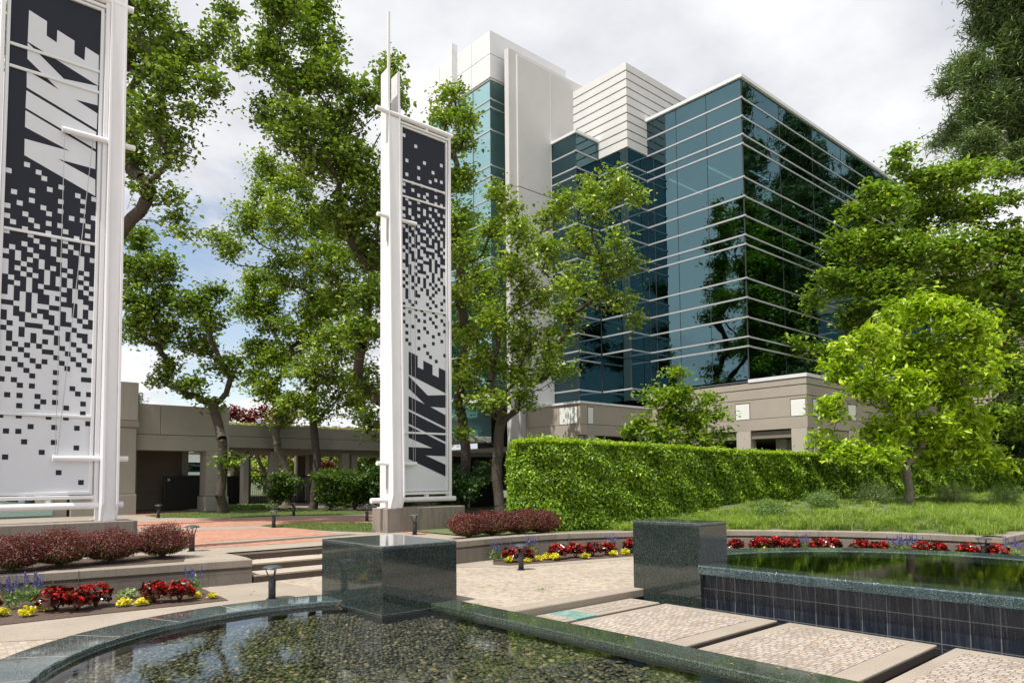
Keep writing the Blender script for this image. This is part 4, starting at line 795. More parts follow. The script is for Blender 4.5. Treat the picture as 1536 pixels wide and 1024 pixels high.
# ------------------------------------------------------------------ banner pylons
def pylon(nm, px0, px1, zb, zt, Yp, posts, side, D, label, spire, zoff):
    """side -1: post left of the panel; +1: right"""
    root = tag(empty('banner_pylon', (px0, Yp, 1.05)), label, 'pylon', 'white banner pylons with pixelated lettering')
    def P(name, mb, mat, parent=None, **k):
        o = obj(name, mb, mat, parent or root, **k)
        if parent is None: o.location = (-px0, -Yp, -1.05)
        return o
    # graphic panel
    pn = P('panel', MB().box(px0, px1, Yp, Yp+.05, zb, zt), 'panel_white')
    pu, ou = D['u']; pz, oz = D['z']; rows = D['rows']; rtop = D['rtop']
    dk = MB(); e = .0035
    ztop_rows = oz + (rtop+.5)*pz
    dk.box(px0+.001, px1-.001, Yp-e, Yp, ztop_rows, zt-.001)
    ncol = len(rows[0])
    for c in range(ncol):
        xa = max(ou + (D['c0']+c-.5)*pu, px0+.001); xb = min(ou + (D['c0']+c+.5)*pu, px1-.001)
        if c == 0: xa = px0+.001
        if c == ncol-1: xb = px1-.001
        r_ = 0
        while r_ < len(rows):
            if rows[r_][c] == '#':
                s = r_
                while r_+1 < len(rows) and rows[r_+1][c] == '#': r_ += 1
                dk.box(xa, xb, Yp-e, Yp-.0, oz+(rtop-r_-.5)*pz, oz+(rtop-s+.5)*pz)
            r_ += 1
    ob_ = P('pixel_pattern', dk, 'panel_dark', pn)
    for nm_, poly in zip('NIKE'[::-1], D['let']):
        lm = MB(); pts = [(max(min(x, px1-.002), px0+.002), z) for x, z in poly]
        # ear-clip through bmesh for the concave outlines
        bm = bmesh.new(); vs = [bm.verts.new((x, Yp-2.3*e, z)) for x, z in pts]; f = bm.faces.new(vs)
        r3 = bmesh.ops.extrude_face_region(bm, geom=[f]); 
        for g3 in r3['geom']:
            if isinstance(g3, bmesh.types.BMVert): g3.co.y = Yp-e*.2
        bmesh.ops.triangulate(bm, faces=bm.faces[:]); bmesh.ops.recalc_face_normals(bm, faces=bm.faces[:])
        me = bpy.data.meshes.new('letter'); bm.to_mesh(me); bm.free(); me.materials.append(M[D['lmat']])
        o = bpy.data.objects.new('letter', me); col.objects.link(o); o.parent = pn; o['label'] = 'capital letter %s turned on its side' % nm_
    # frame and mullions
    f0 = .055
    fm_ = MB().box(px0-f0, px0, Yp-.05, Yp+.08, zb-f0, zt+f0).box(px1, px1+f0, Yp-.05, Yp+.08, zb-f0, zt+f0).box(px0, px1, Yp-.048, Yp+.08, zb-f0, zb).box(px0, px1, Yp-.048, Yp+.08, zt, zt+f0)
    P('frame', fm_, 'metal_panel', bevel=.008)
    of = MB().box(px0-.15, px0-.08, Yp-.08, Yp+.12, zb-.26, zt+.20).box(px1+.08, px1+.16, Yp-.08, Yp+.12, zb-.26, zt+.20).box(px0-.08, px1+.08, Yp-.078, Yp+.12, zb-.14, zb-.07).box(px0-.08, px1+.08, Yp-.078, Yp+.12, zt+.07, zt+.13)
    xm = (px0+px1)/2+.08
    of.box(xm-.04, xm+.04, Yp-.06, Yp+.08, zb-.25, zb-.141).box(xm-.04, xm+.04, Yp-.06, Yp+.08, zt+.131, zt+.26)
    P('outer_frame', of, 'white_metal', bevel=.01)
    for z in D['mull']:
        P('mullion', MB().box(px0+.0015, px1-.0015, Yp-.045, Yp-.004, z-.028, z+.028), 'metal_panel', bevel=.01)
    P('bottom_tube', MB().tube((posts[0]-.5 if side < 0 else px0-.3, Yp-.05, zb-.27), (px1+.28 if side < 0 else posts[1]+.16, Yp-.05, zb-.27), .068, seg=20), 'white_metal', smooth=False)
    P('top_tube', MB().tube((posts[0]-.38 if side < 0 else px0-.3, Yp-.05, zt+.25), (px1+.22 if side < 0 else posts[1]+.14, Yp-.05, zt+.25), .066, seg=20), 'white_metal')
    # post: two long plates and a web
    ph = 13.05; yb0, yb1 = Yp-.36, Yp+.30
    for k, x in enumerate(posts):
        prof = [(yb0+.12, 1.052), (yb1, 1.052), (yb1, ph-.04), (Yp-.08, ph+.02), (yb0, 1.38)]
        P('post_plate', MB().prism([(p[0], p[1]) for p in prof], x-.022, x+.022, 'x'), 'white_metal', bevel=.004)
    P('post_web', MB().prism([(Yp-.28, 1.052), (Yp-.25, 1.052), (Yp-.08, ph-1.35), (Yp-.11, ph-1.35)], posts[0]+.023, posts[1]-.023, 'x'), 'white_metal')
    rr_ = random.Random(int(px0*100)); rm = MB()
    for _ in range(16):
        z = rr_.uniform(3, 11.2); yf = Yp-.36+.28*(z-1.4)/(ph-1.4)+.05+rr_.uniform(0, .03); rm.box(posts[1]-.0245, posts[1]-.0235, yf, yf+rr_.uniform(.012, .03), z, z+rr_.uniform(.04, .16))
    P('rust_marks', rm, 'bark')
    P('post_foot', MB().box(posts[0]-.09, posts[1]+.09, Yp-.10, Yp+.34, 1.051, 1.075), 'metal_panel')
    sp = MB().box(posts[0]-.035 if side < 0 else posts[1]-.02, posts[0]+.03 if side < 0 else posts[1]+.045, Yp-.10, Yp-.045, ph-1.2, spire)
    P('spire', sp, 'white_metal')
    ins = posts[1] if side < 0 else posts[0]
    tz = D['tubes']
    tubes = []
    for z in tz:
        a, b = (posts[0]-.36, px0+.41) if side < 0 else (px0+.86, posts[1]+.22)
        P('crossbar', MB().tube((a, Yp-.10, z), (b, Yp-.10, z), .055, seg=20), 'white_metal'); tubes.append((a, b, z))
        # welded fin below each bar
        xo = posts[0]-.03 if side < 0 else posts[1]+.03
        P('bracket', MB().prism([(Yp-.09, z-.02), (Yp-.03, z-.02), (Yp-.03, z-.62), (Yp-.06, z-.70), (Yp-.09, z-.62)], xo-.012, xo+.012, 'x'), 'rail_metal')
    P('drip_rail', MB().box(px0-.05, px1+.05, Yp-.02, Yp+.06, zt+.20, zt+.24), 'concrete')
    xa = px0+.36 if side < 0 else px0+.90; xb = px0+.14 if side < 0 else px1-.10
    P('cable', MB().tube((xa, Yp-.13, tz[0]), (xa-.0, Yp-.13, tz[1]+.02), .006, seg=6), 'steel_cable')
    P('cable', MB().tube((xb, Yp-.12, tz[0]), (xa-.05 if side < 0 else xa+.03, Yp-.12, tz[1]+.02), .006, seg=6), 'steel_cable')
    P('bolts', MB().tube((posts[0]+.02, Yp+.2, 4), (posts[0]+.02, Yp+.24, 4), .02), 'steel_cable')
    return root
pylon('a', 1.47, 2.955, 1.62, 11.30, 15.8, (3.14, 3.39), 1, PAN[0], 'left white banner pylon, white sideways letters on dark at its top', 14.7, 0)
pylon('b', 10.41, 11.885, 1.53, 11.56, 16.3, (9.95, 10.28), -1, PAN[1], 'middle white banner pylon, black sideways letters near its foot', 14.63, 0)
tag(obj('pylon_plinth', MB().box(-1.2, 3.72, 15.3, 16.15, U-.02, 1.05), 'plinth_concrete', bevel=.015), 'long stained concrete plinth under the left banner pylon', 'plinth')
tag(obj('pylon_plinth', MB().box(9.78, 12.32, 15.98, 16.75, U-.02, 1.05), 'plinth_concrete', bevel=.015), 'short concrete plinth under the middle banner pylon', 'plinth')

# ------------------------------------------------------------------ path lights
def bollard():
    r_ = empty('path_light')
    obj('base_plate', MB().lathe([(.085, 0), (.085, .012)], seg=24), 'bollard_metal', r_)
    p_ = obj('post', MB().lathe([(.054, .012), (.054, .325), (.040, .332)], seg=28), 'bollard_metal', r_)
    for f in p_.data.polygons: f.use_smooth = abs(f.normal.z) < .5
    for k in range(3):
        a = 2*math.pi*k/3+.5
        obj('strut', MB().tube((.042*math.cos(a), .042*math.sin(a), .31), (.105*math.cos(a), .105*math.sin(a), .478), .0095, .0075, seg=8), 'bollard_metal', r_)
    h = obj('lamp_shade', MB().lathe([(.137, .468), (.146, .474), (.142, .484), (.115, .498), (.07, .510), (.02, .516), (.001, .517)], seg=36), 'bollard_cap', r_, smooth=True)
    obj('lens', MB().lathe([(.03, .44), (.034, .467)], seg=16), 'panel_white', r_)
    return r_
bl = [((4.47, 10.62, .0), 'dark metal path light right beside the curved pool edge, left of the granite block'),
      ((4.59, 14.82, U), 'dark path light right of the red barberry row, above the steps wall'),
      ((9.47, 10.48, .0), 'dark path light on the cobbles in front of the right flower border'),
      ((9.98, 15.01, U), 'dark path light in front of the middle pylon plinth'),
      ((8.64, 20.46, U), 'dark path light between the two brick bands by the strip of lawn'),
      ((12.03, 26.59, U), 'small dark path light on the far lawn near the tree trunks'),
      ((12.07, 21.01, U), 'dark path light just left of the middle pylon plinth'),
      ((7.85, 29.35, U), 'dark path light on the left end of the lawn before the colonnade'),
      ((17.07, 4.61, .0), 'dark path light among red begonias beyond the raised pool')]
proto = bollard()
for i, (p, lb) in enumerate(bl):
    o = proto if i == 0 else copy_tree(proto)
    o.location = p; o.rotation_euler.z = i*.7; tag(o, lb, 'path light', 'mushroom shaped dark path lights')
# small spotlight in the flower border
sp = tag(empty('spotlight', (10.98, 10.98, .012)), 'small black spotlight lying in the soil of the right flower border', 'spotlight')
obj('housing', MB().lathe([(.035, 0), (.04, .03), (.033, .07)], seg=18), 'rubber', sp); obj('bracket', MB().box(-.06, .06, -.02, .02, -.01, .008), 'rubber', sp)
# ------------------------------------------------------------------ trees
CAM = np.array([0, 0, 1.8])
def tubes_np(segs, rings=7):
    """segs: list of (p0, p1, r0, r1)"""
    P0 = np.array([s[0] for s in segs]); P1 = np.array([s[1] for s in segs]); r0_ = np.array([s[2] for s in segs])[:,None,None]; r1_ = np.array([s[3] for s in segs])[:,None,None]
    d = unit(P1-P0); ref = np.where(np.abs(d[:,2:3]) < .9, np.array([[0,0,1.]]), np.array([[1.,0,0]]))
    a = unit(np.cross(d, ref)); b = np.cross(d, a); t = np.linspace(0, 2*np.pi, rings, endpoint=False)
    cs = a[:,None]*np.cos(t)[None,:,None] + b[:,None]*np.sin(t)[None,:,None]
    V = np.concatenate([P0[:,None]+cs*r0_, P1[:,None]+cs*r1_], 1).reshape(-1,3)
    n = len(segs); base = (np.arange(n)*2*rings)[:,None]; i = np.arange(rings)[None]; j = (i+1) % rings
    F = np.stack([base+i, base+j, base+rings+j, base+rings+i], 2).reshape(-1,4)
    return V, F
def skeleton(rng, base, fork, tips, trunk_r, stems=1, wob=.12):
    """grow a trunk and limbs that reach every tip; returns segments"""
    pos = [np.array(base, float)]; par = [-1]; plen = [0.]
    fork = np.array(fork, float)
    stem_ends = []
    for s in range(stems):
        cur = 0
        tgt = fork + (rng.normal(size=3)*np.array([.22,.22,.25])*(stems > 1))
        start = pos[0] if s == 0 else pos[min(2, len(pos)-1)]
        if s: cur = min(2, len(pos)-1)
        k = max(3, int(np.linalg.norm(tgt-start)/.4))
        w1 = rng.normal(size=3)*wob; w1[2] = 0
        for i in range(1, k+1):
            f = i/k; p = start + (tgt-start)*f + w1*math.sin(f*3.14) + rng.normal(size=3)*.02
            pos.append(p); par.append(cur); plen.append(plen[cur]+np.linalg.norm(p-pos[cur])); cur = len(pos)-1
    A = np.array(pos); order = np.argsort(np.linalg.norm(tips-fork, axis=1))
    tipn = []
    P = np.zeros((len(pos)+len(tips)*30, 3)); P[:len(pos)] = A; PL = np.zeros(len(P)); PL[:len(pos)] = plen; n = len(pos); lo_ = min(3, n-1)
    for ti in order:
        t_ = tips[ti]; d = np.linalg.norm(P[lo_:n]-t_, axis=1)
        cost = d + .22*PL[lo_:n] + 1.2*np.maximum(P[lo_:n,2]-t_[2]-.25, 0)
        c = int(np.argmin(cost))+lo_; st_ = P[c].copy(); v = t_-st_; L_ = np.linalg.norm(v)
        k = max(1, min(28, int(L_/.38))); cur = c
        side = np.cross(v, rng.normal(size=3)); side = side/(np.linalg.norm(side)+1e-9)*L_*.07; side[2] -= L_*.10*rng.uniform(0, 1)
        for i in range(1, k+1):
            f = i/k; p = st_ + v*f + side*math.sin(f*math.pi) + (rng.normal(size=3)*.035 if i < k else 0)
            P[n] = p; PL[n] = PL[cur]+L_/k; par.append(cur); cur = n; n += 1
        tipn.append(cur)
    w2 = np.zeros(n); 
    for i in tipn: w2[i] += 1
    for i in range(n-1, 0, -1):
        w2[par[i]] += max(w2[i], .3)
    rad = trunk_r*(np.maximum(w2, .5)/w2[0])**.58
    rad = np.maximum(rad, .007); segs = []
    for i in range(1, n):
        p = par[i]; rp = min(rad[p], rad[i]*1.6) if p > 2 else rad[p]
        if p == 0: rp = rad[0]*1.35
        segs.append((P[p], P[i], rp, rad[i]))
    return segs, P[:n]
def tree(name, label, base, z0, blobs, mat, fork_z, trunk_r, seed, leaf=.12, per=46, dens=20, rcl=.30, stems=1, bark='bark', group=None, aspect=.55, cat_='tree', lean=None, zmin=.5, droop=0, flat=.5, depth=.8, up=.9, leafmode='leaf', extra_trunk=None):
    rng = np.random.default_rng(seed)
    B = np.array(blobs, float).reshape(-1, 4); cx = B[:,:2].mean(0); 
    dv = B[:,:3]-CAM; dist = np.linalg.norm(dv[:,:2], axis=1)
    hw = max(.5, np.percentile(np.abs((B[:,:2]-cx) @ np.array([fw.y, -fw.x])), 85))
    off = rng.uniform(-1, 1, len(B))*hw*depth*np.sqrt(np.maximum(0, 1-(np.abs((B[:,:2]-cx) @ np.array([fw.y, -fw.x]))/(hw*1.25))**2))
    kk = 1+off/dist; B2 = B.copy(); B2[:,:3] = CAM + dv*kk[:,None]; B2[:,3] *= kk
    tips = []
    for x, y, z, r in B2:
        n = max(5, int(dens*1.9*r*r)) if r > .15 else 3
        d = unit(rng.normal(size=(n,3)))*(rng.uniform(0, 1, (n,1))**.42)*r*.92
        tips.append(np.array([x, y, z])+d)
    tips = np.concatenate(tips); 
    root = tag(empty(name, (base[0], base[1], z0)), label, cat_, group)
    fork = (base[0]+(lean[0] if lean else 0), base[1]+(lean[1] if lean else 0), fork_z)
    segs, nodes = skeleton(rng, (base[0], base[1], z0-.05), fork, tips, trunk_r, stems)
    b3 = np.array([base[0], base[1], z0])
    thick = [s for s in segs if s[3] > .03]; thin = [s for s in segs if s[3] <= .03]
    VT, FT = tubes_np(thick, 9)
    if thin:
        VB, FB = tubes_np(thin, 5); VT, FT = cat([(VT, FT), (VB, FB)])
    npmesh('trunk', VT-b3, FT, bark, root, smooth=True)
    # leaves in ragged sprays round each twig end
    nt_ = len(tips); ax = unit(rng.normal(size=(nt_,3))+np.array([0,0,.25]))
    pp = rng.poisson(per*.72*rng.uniform(.4, 2.4, nt_))+4; idx_ = np.repeat(np.arange(nt_), pp); m_ = len(idx_)
    rc_ = rcl*.70*np.sqrt(pp/per)[idx_][:,None]; g_ = rng.normal(size=(m_,3))*rc_*np.array([1,1,flat]) + ax[idx_]*rng.normal(size=(m_,1))*rc_*.7
    C_ = tips[idx_]+g_
    tw = nodes[rng.integers(min(12, len(nodes)-1), len(nodes), int(m_*.10))]; C_ = np.concatenate([C_, tw+rng.normal(size=tw.shape)*.10])
    if droop:
        dt = tips[rng.integers(0, nt_, droop)]; sg = []
        for q in dt:
            e = q+rng.normal(size=3)*np.array([.35,.35,.15])-np.array([0,0,rng.uniform(.2,.7)]); mq = (q+e)/2+rng.normal(size=3)*.08
            sg += [(q, mq, .010, .007), (mq, e, .007, .004)]
            for _ in range(3): f_ = mq+(e-mq)*rng.uniform(); sg.append((f_, f_+rng.normal(size=3)*.14, .005, .003))
        VD, FD = tubes_np(sg, 4); npmesh('bare_twigs', VD-b3, FD, bark, root)
    C_ = C_[C_[:,2] > z0+zmin]
    V, F = leaves(rng, C_, leaf*1.26, aspect*1.1, up, vary=.5)
    npmesh('crown', V-b3, F, mat, root)
    return root
T = TREES
G1 = 'pear trees along the terrace'
tree('pear_tree', 'large leafy pear tree behind the left banner pylon with a branch drooping beside its post', T['T1']['base'], U, T['T1']['b'], 'leaf_pear', 9.5, .19, 11, leaf=.125, per=50, dens=19, group=G1, droop=90)
tree('pear_tree', 'tallest pear tree, its dark crown filling the sky left of the middle banner pylon', T['T5']['base'], U, T['T5']['b'], 'leaf_pear', 4.4, .17, 12, leaf=.13, per=54, dens=19, group=G1, bark='bark', droop=110)
tree('pear_tree', 'pear tree with a single straight trunk on the far lawn', T['T4']['base'], U, T['T4']['b'], 'leaf_pear_light', 4.6, .19, 13, leaf=.14, per=50, dens=15, group=G1, rcl=.34)
tree('pear_tree', 'pear tree forking low into mossy stems, left of the single straight trunk', T['T3']['base'], U, T['T3']['b'], 'leaf_pear_light', 3.1, .20, 14, leaf=.15, per=52, dens=15, group=G1, stems=3, bark='bark_moss', rcl=.34)
tree('pear_tree', 'pear tree with a dark leaning forked trunk in front of the colonnade pier', T['T2']['base'], U, T['T2']['b'], 'leaf_pear', 3.3, .20, 15, leaf=.15, per=52, dens=15, group=G1, stems=3, lean=(-.35, -.2), rcl=.34, depth=.45)
tree('pear_tree', 'slim upright pear tree just right of the middle banner pylon', T['T6']['base'], U, T['T6']['b'], 'leaf_pear_light', 5.0, .20, 16, leaf=.13, per=50, dens=17, group=G1)
tree('pear_tree', 'spreading pear tree with a bare grey trunk just left of the hedge', T['T7']['base'], U, T['T7']['b'], 'leaf_pear_light', 3.9, .19, 17, leaf=.12, per=46, dens=18, group=G1, lean=(.1, .1), bark='bark', droop=110)
tree('young_tree', 'small light green young tree rising behind the hedge before the stone base', T['T8']['base'], U, T['T8']['b'], 'leaf_young', 2.4, .09, 18, leaf=.12, per=40, dens=26, stems=2, rcl=.24, depth=.7)
tree('magnolia_tree', 'bright yellow green magnolia tree rising from the grass bank', T['T9']['base'], .95, T['T9']['b'], 'leaf_magnolia', 2.1, .125, 19, leaf=.16, per=36, dens=36, aspect=.38, rcl=.26, up=.7, flat=.30, bark='bark_moss')
tree('maple_tree', 'big green maple tree behind the magnolia, in front of the glass building', T['T10']['base'], .6, T['T10']['b'], 'leaf_maple', 3.4, .20, 20, leaf=.16, per=52, dens=20, rcl=.38, up=1.1, stems=3, flat=.30, depth=.45)
tree('pine_tree', 'tall dark pine tree reaching the top right corner of the photo', T['T11']['base'], .4, T['T11']['b'], 'needles', 14, .4, 21, leaf=.34, per=85, dens=13, aspect=.15, rcl=.52, up=.8, flat=.8)
def blobs_px(lst): return [v for b_ in lst for v in b_]
# conifers out of the frame to the right: seen as dark mirror images in the glass
def conifer(name, label, x, y, h, r, seed, z0=.4, mat='needles'):
    rng = np.random.default_rng(seed); bl = []
    k = int(h/1.5)
    for i in range(k):
        z = h*.12 + (h*.88)*i/k; rr = r*(1-i/k)**.75*rng.uniform(.75, 1.15)
        for a in range(3 if rr > 1.5 else 1):
            an = rng.uniform(0, 6.28); bl += [x+math.cos(an)*rr*.55*(rr > 1.5), y+math.sin(an)*rr*.55*(rr > 1.5), z0+z, max(.5, rr*.62)]
    return tree(name, label, (x, y), z0, bl, mat, z0+h*.55, .4, seed, leaf=.48, per=46, dens=4.2, aspect=.16, rcl=.5, depth=.2, up=.3, group='conifers mirrored in the glass')
conifer('conifer_tree', 'tall dark conifer mirrored in the right hand glass wall, nearest the corner', 50, .8, 33, 5.0, 31)
conifer('conifer_tree', 'second tall dark conifer mirrored in the right hand glass wall', 57.5, 1.5, 36, 6.2, 32)
conifer('conifer_tree', 'third dark conifer mirrored deeper in the right hand glass wall', 65, -.5, 37, 6.8, 33)
conifer('conifer_tree', 'shorter conifer mirrored low in the right hand glass wall', 47, -5.0, 22, 5.0, 34)
conifer('conifer_tree', 'fourth tall conifer mirrored far along the right hand glass wall', 74, .5, 37, 7.4, 35)
conifer('conifer_tree', 'farthest conifer mirrored at the end of the right hand glass wall', 85, 1.5, 36, 8, 36)
# trees behind the colonnade
def bt(px, py, r, dep):                                    # distant crowns set out by bearing, height and distance
    d = (r1*((px-768)/1061.7) - u1*((py-512-142.8)/1061.7) + fw); p = Vector((0,0,1.8)) + d*dep
    return [p.x, p.y, p.z, r*dep/1061.7]
def btree(name, label, lst, dep, mat, seed, **k):
    bl = blobs_px([bt(a, b, c, dep) for a, b, c in lst]); bx_ = bl[0]; by_ = bl[1]
    a = dict(leaf=.22, per=42, dens=7, rcl=.42); a.update(k)
    return tree(name, label, (bx_, by_), .4, bl, mat, 2.4, .2, seed, **a)
btree('red_maple', 'dark red maple showing over the planted colonnade roof, between the trunks', [(400,625,17),(375,628,14),(428,622,16),(352,622,9),(400,668,20),(372,675,16),(430,680,18)], 52, 'leaf_red_maple', 41)
btree('red_maple', 'second red maple behind the right part of the long colonnade beam', [(470,672,16),(500,665,18),(520,650,12),(485,700,14),(355,700,14)], 54, 'leaf_red_maple', 42)
btree('bushy_tree', 'green bushy tree seen under the right end of the colonnade beam', [(545,690,26),(560,665,22),(520,700,18),(500,705,16),(575,700,24)], 56, 'leaf_pear', 43)
btree('bushy_tree', 'green bushy tree seen between the colonnade columns behind the black fence', [(440,700,24),(400,705,24),(365,712,20),(345,690,16),(470,705,22),(500,700,24),(420,670,16),(530,690,24),(560,700,24),(385,690,20)], 60, 'leaf_pear_light', 44)
btree('bushy_tree', 'dark leafy shrubs standing behind the hedge at the right edge', [(1400,650,26),(1440,640,28),(1480,645,28),(1520,640,32),(1545,660,30),(1350,660,20),(1540,600,30)], 39, 'leaf_dark', 47, leaf=.17, dens=16, depth=.05)
btree('bushy_tree', 'dark green mass of leaves added to darken the openings behind the colonnade', [(350,690,26),(385,705,28),(420,695,28),(455,700,28),(495,700,28),(530,700,28),(560,690,28),(365,660,22),(440,665,22)], 66, 'leaf_dark', 48, leaf=.3, dens=6, depth=.1)  # leaf mass added to dim the bright background in the openings
btree('conifer_tree', 'tip of a far conifer showing just above the left beam of the colonnade', [(207,600,4),(207,592,2),(208,612,7),(208,640,10)], 70, 'leaf_dark', 45, leaf=.2, aspect=.3)
btree('bushy_tree', 'dark leafy tree filling the right edge behind the magnolia', [(1515,520,34),(1540,600,44),(1500,640,30),(1560,500,34),(1470,600,20)], 46, 'leaf_dark', 46, leaf=.22, dens=9, depth=.2)

# ------------------------------------------------------------------ shrubs and hedge
def shrub(name, label, x, y, z, w, h, mat, seed, n=2600, leaf=.06, group=None, stems=8, cat_='shrub', spiky=.5, aspect=.5, lo=.0, under=None, seedshape=None):
    rng = np.random.default_rng(seed); root = tag(empty(name, (x, y, z)), label, cat_, group)
    d = unit(rng.normal(size=(n,3))); d[:,2] = np.where(rng.uniform(size=n) < .62, np.abs(d[:,2]), -np.abs(d[:,2])*.62)
    # lumpy outline from a handful of lobes
    lob = unit(rng.normal(size=(14,3))); lob[:,2] = np.abs(lob[:,2])
    k = 1 + .34*np.max(np.maximum(d @ lob.T, 0)**14, axis=1) - .16
    sprig = rng.uniform(size=n); r_ = (1-sprig**2*.55)*k*(1+.08*spiky*rng.normal(size=n))
    C_ = d*r_[:,None]*np.array([w/2, w/2, h*.56]); C_[:,2] += h*(.42+lo*.3)
    C_ = C_[C_[:,2] > .015]
    V, F = leaves(rng, C_, leaf, aspect, .3, outdir=unit(C_-np.array([0,0,h*.3])), outw=.9)
    npmesh('foliage', V, F, mat, root)
    if under:
        m_ = rng.uniform(size=len(C_)) < .35; Cu = C_[m_]*np.array([.86,.86,.80]); V, F = leaves(rng, Cu, leaf*1.1, aspect, .3)
        npmesh('inner_foliage', V, F, under, root)
    sg = []
    for i in range(stems):
        a = rng.uniform(0, 6.28); e = np.array([math.cos(a)*w*.3*rng.uniform(.3,1), math.sin(a)*w*.3*rng.uniform(.3,1), h*rng.uniform(.6,.85)])
        m2 = e*np.array([.35,.35,.5]); sg += [(np.array([0,0,-.03])+e*np.array([.1,.1,0]), m2, .012+w*.006, .009+w*.004), (m2, e, .009+w*.004, .004)]
    V, F = tubes_np(sg, 5); npmesh('stems', V, F, 'bark', root)
    return root
BG = 'red barberry bushes on the left planter'
for i, (x, y, w_, h_, lb) in enumerate([(1.52, 13.50, .98, .56, 'darkest red barberry bush at the left edge of the photo'), (2.17, 13.66, .98, .60, 'red barberry bush second from the left edge'),
        (2.92, 13.75, .98, .56, 'red barberry bush third from the left edge, under the plinth corner'), (3.80, 13.92, .98, .60, 'rounded red barberry bush nearest the path light and steps')]):
    shrub('barberry_bush', lb, x, y, U, w_, h_, 'leaf_barberry', 60+i, 15000, .026, BG, 14, spiky=1.0, aspect=.6, under='leaf_under')
for i, (x, y, w_, h_, lb) in enumerate([(10.15, 13.05, .95, .60, 'red barberry bush nearest the middle pylon plinth on the right wall'), (10.85, 13.0, 1.0, .66, 'red barberry bush second from the middle pylon plinth'),
        (11.55, 12.85, 1.0, .66, 'red barberry bush third from the middle pylon plinth'), (12.15, 12.68, .9, .58, 'red barberry bush pressed against the left end of the hedge')]):
    shrub('barberry_bush', lb, x, y, U, w_, h_, 'leaf_barberry', 70+i, 13000, .028, 'red barberry bushes on the right planter', 14, spiky=1.0, aspect=.6, under='leaf_under')
for i, (x, y, w_, h_, lb) in enumerate([(14.6, 33.0, 1.7, 1.7, 'loose green shrub between the two far lawn trunks'), (16.2, 29.3, 2.1, 2.1, 'yellow green shrub left of the middle banner pylon post'), (15.2, 29.8, 1.9, 2.0, 'rounded green shrub right of the single straight trunk'),
        (15.8, 21.3, 1.7, 1.9, 'dark green shrub right of the middle banner pylon'), (16.8, 21.9, 1.8, 2.0, 'dark green shrub behind the bare grey trunk left of the hedge'), (17.3, 28.2, 2.0, 2.0, 'green shrub hidden mostly behind the middle banner pylon post')]):
    rs = np.random.default_rng(500+i); bl = []
    for k in range(13):
        a = rs.uniform(0, 6.28); q = rs.uniform(0, .42)*w_; bl += [x+math.cos(a)*q*1.25, y+math.sin(a)*q*1.25, U+rs.uniform(.25, .86)*h_, rs.uniform(.20, .34)*w_*.75]
    tree('round_shrub', lb, (x, y), U, bl, 'leaf_shrub' if i in (0, 1, 2) else 'leaf_dark', U+.3, .06, 80+i, leaf=.10, per=30, dens=34, rcl=.17, stems=4, group='shrubs at the back of the terrace', cat_='shrub', depth=0, zmin=.04)
for i, (x, y, w_, h_, lb) in enumerate([(20.1, 9.35, 1.1, .85, 'wispy pale green plant at the back of the grass left of the magnolia'), (22.2, 8.75, 1.3, 1.0, 'wispy grey green plant close to the left of the magnolia trunk'), (25.9, 7.75, 1.3, 1.05, 'wispy grey green plant right of the magnolia trunk'),
        (28.5, 7.0, 1.5, 1.1, 'wispy pale plant at the right edge behind the grass'), (18.2, 9.9, 1.0, .8, 'leggy pale green plant where the grass meets the hedge')]):
    shrub('wispy_shrub', lb, x, y, mound_z(x, y)-.03, w_*.85, h_*.62, 'leaf_dusty' if i in (1, 2) else 'leaf_salvia', 90+i, 3600, .055, 'wispy plants behind the ornamental grass', 7, aspect=.3, spiky=2.2)

hp = [(14.35, 16.4), (13.15, 14.95), (12.3, 13.85), (12.38, 13.3), (12.95, 12.85), (16.2, 11.95), (19.8, 11.75), (24.6, 11.2), (31, 10.2), (46, 8.6)]
hz = [2.80, 2.80, 2.79, 2.79, 2.78, 2.68, 2.60, 2.545, 2.50, 2.44]
hedge = tag(empty('hedge', (13, 13, .42)), 'long clipped dark green laurel hedge between the plaza and the office block', 'hedge')
rng = np.random.default_rng(99)
hp_ = np.array(hp); seg = np.diff(hp_, axis=0); sl = np.linalg.norm(seg, axis=1); cum = np.concatenate([[0], np.cumsum(sl)])
nrm_ = np.stack([seg[:,1], -seg[:,0]], 1)/sl[:,None]
nv = np.zeros_like(hp_); nv[0] = nrm_[0]; nv[-1] = nrm_[-1]
for i in range(1, len(hp_)-1): nv[i] = nrm_[i-1]+nrm_[i]; nv[i] /= np.linalg.norm(nv[i])
# nrm_ points to the camera side when walking left to right
if nv[5][1] > 0: nv = -nv
def hedge_at(s):
    x = np.interp(s, cum, hp_[:,0]); y = np.interp(s, cum, hp_[:,1]); z = np.interp(s, cum, hz)
    nx = np.interp(s, cum, nv[:,0]); ny = np.interp(s, cum, nv[:,1]); l = np.hypot(nx, ny); return x, y, z, nx/l, ny/l
core = MB()
for i, s in enumerate(cum):
    x, y, z, nx, ny = [float(q) for q in hedge_at(s)]; zb_ = U
    for dx_, zz in ((-.17, zb_), (-.17, z-.18), (-2.3, z-.18), (-2.3, zb_)): core.v.append((x+nx*dx_-13, y+ny*dx_-13, zz-.42))
for i in range(len(cum)-1):
    for k in range(4): k2 = (k+1) % 4; core.f.append((4*i+k, 4*i+k2, 4*i+4+k2, 4*i+4+k))
core.f.append((3,2,1,0)); e_ = 4*(len(cum)-1); core.f.append((e_, e_+1, e_+2, e_+3))
plain('hedge_core', (.012, .022, .008), .9)
obj('dark_core', core, 'hedge_core', hedge)  # solid dark core added behind the leaf shell
